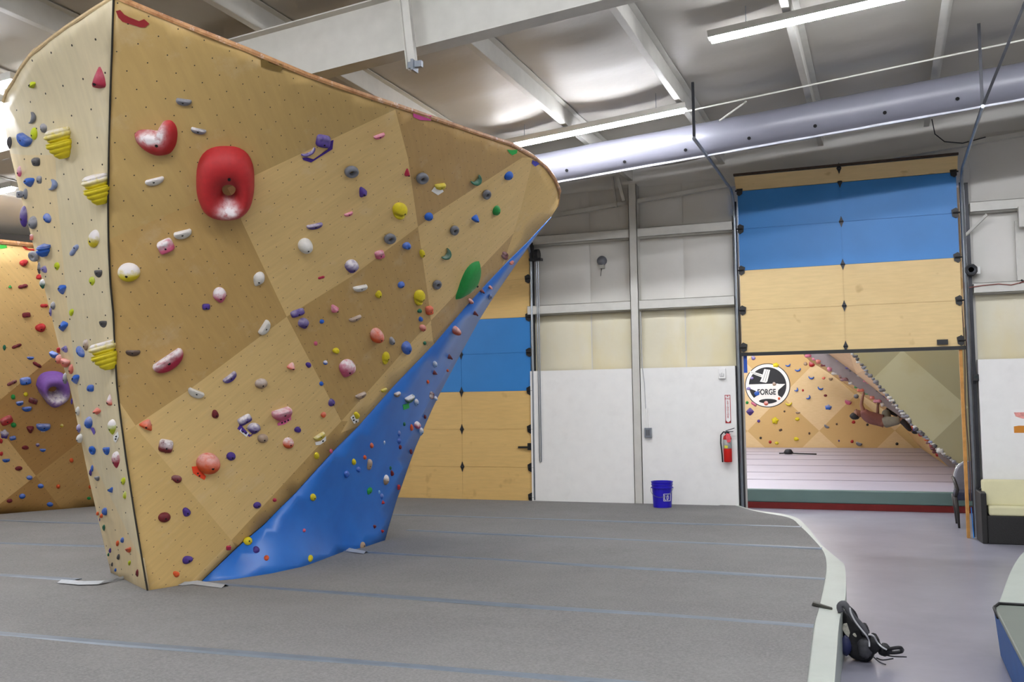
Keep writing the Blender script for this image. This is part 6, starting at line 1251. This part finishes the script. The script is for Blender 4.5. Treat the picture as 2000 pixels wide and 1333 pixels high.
# ------------------------------------------------------------------ light
tube_glow = emit('led_tube_glow', 'f6f8ff', 63.)
def tube_light(x, y, drop, label, n=1, L=2.44):
    z = roof(x)-drop; t = empty('tube_light', (x, y, z), label, 'tube light', 'LED tube lights under the roof')
    sx = L/2; dzs = .0849*sx
    b = MB(); b.bar((x-sx, y, z-dzs+.038), (x+sx, y, z+dzs+.038), .105, .07); b.build('housing', white_steel, t)
    b = MB(); b.tube([(x-sx+.03, y, z-dzs), (x+sx-.03, y, z+dzs)], .046, 12); b.build('tube', tube_glow, t)
    for s in (-.7, .7):
        b = MB(); b.tube([(x+sx*s, y, z+dzs*s+.03), (x+sx*s, y, roof(x+sx*s)+.01)], .004, 5); b.build('hanger', galv, t)
    return t
tube_light(-.28, 9.46, .30, 'bright LED tube nearest the top right of the hall')
tube_light(-3.33, 11.5, .30, 'bright LED tube hanging beside the fabric air duct')
for x, y, d, l_ in ((-8.62, 6.6, .3, 'LED tube glaring beside the top left edge of the boulder'), (-11.4, 9.1, .3, 'LED tube hanging over the far left climbing wall'), (-10.5, 11.7, .3, 'LED tube hidden behind the boulder at the back left')):
    tube_light(x, y, d, l_)
tube_light(-8.4, 3.2, .3, 'LED tube at the front left of the climbing boulder')  # unseen tube added to brighten the boulder's side face
for x, y, l_ in ((-3.7, 2.8, 'first'), (-1.1, 2.8, 'second'), (1.5, 2.8, 'third'), (4.1, 2.8, 'fourth')):
    tube_light(x, y, .30, 'LED tube, %s from the left in the row before the main beam' % l_)
for x, y, l_ in ((-.2, -2.5, 'right'), (-5, -2.5, 'left')):
    tube_light(x, y, .30, '%s-hand LED tube of the row at the front wall' % l_)
tube_light(2.5, 9.46, .30, 'LED tube at the right of the hall, next in line')
for x, y, l_ in ((-2.6, 20.5, 'second'), (-5.0, 21.5, 'third'), (-3.6, 24.5, 'fourth'), (-3.6, 17.0, 'left front'), (-.6, 17.0, 'added right front'), (-1.2, 27.5, 'fifth'), (-3.8, 29.3, 'last middle'), (-6, 28, 'last left')):  # right front tube is unseen, added to lighten the olive side wall
    tube_light(x, y, .30, '%s LED tube of the back room behind the raised door' % l_)
w = bpy.data.worlds.new('world'); S.world = w; w.use_nodes = True
w.node_tree.nodes['Background'].inputs[0].default_value = lin('c8ccd2'); w.node_tree.nodes['Background'].inputs[1].default_value = .07
S.view_settings.view_transform = 'Standard'; S.view_settings.look = 'None'; S.view_settings.gamma = 1; S.view_settings.use_curve_mapping = False
S.view_settings.exposure = 1.12
S.cycles.use_denoising = True; S.cycles.max_bounces = 8; S.cycles.diffuse_bounces = 4; S.cycles.sample_clamp_indirect = 4.
S.cycles.use_light_tree = True
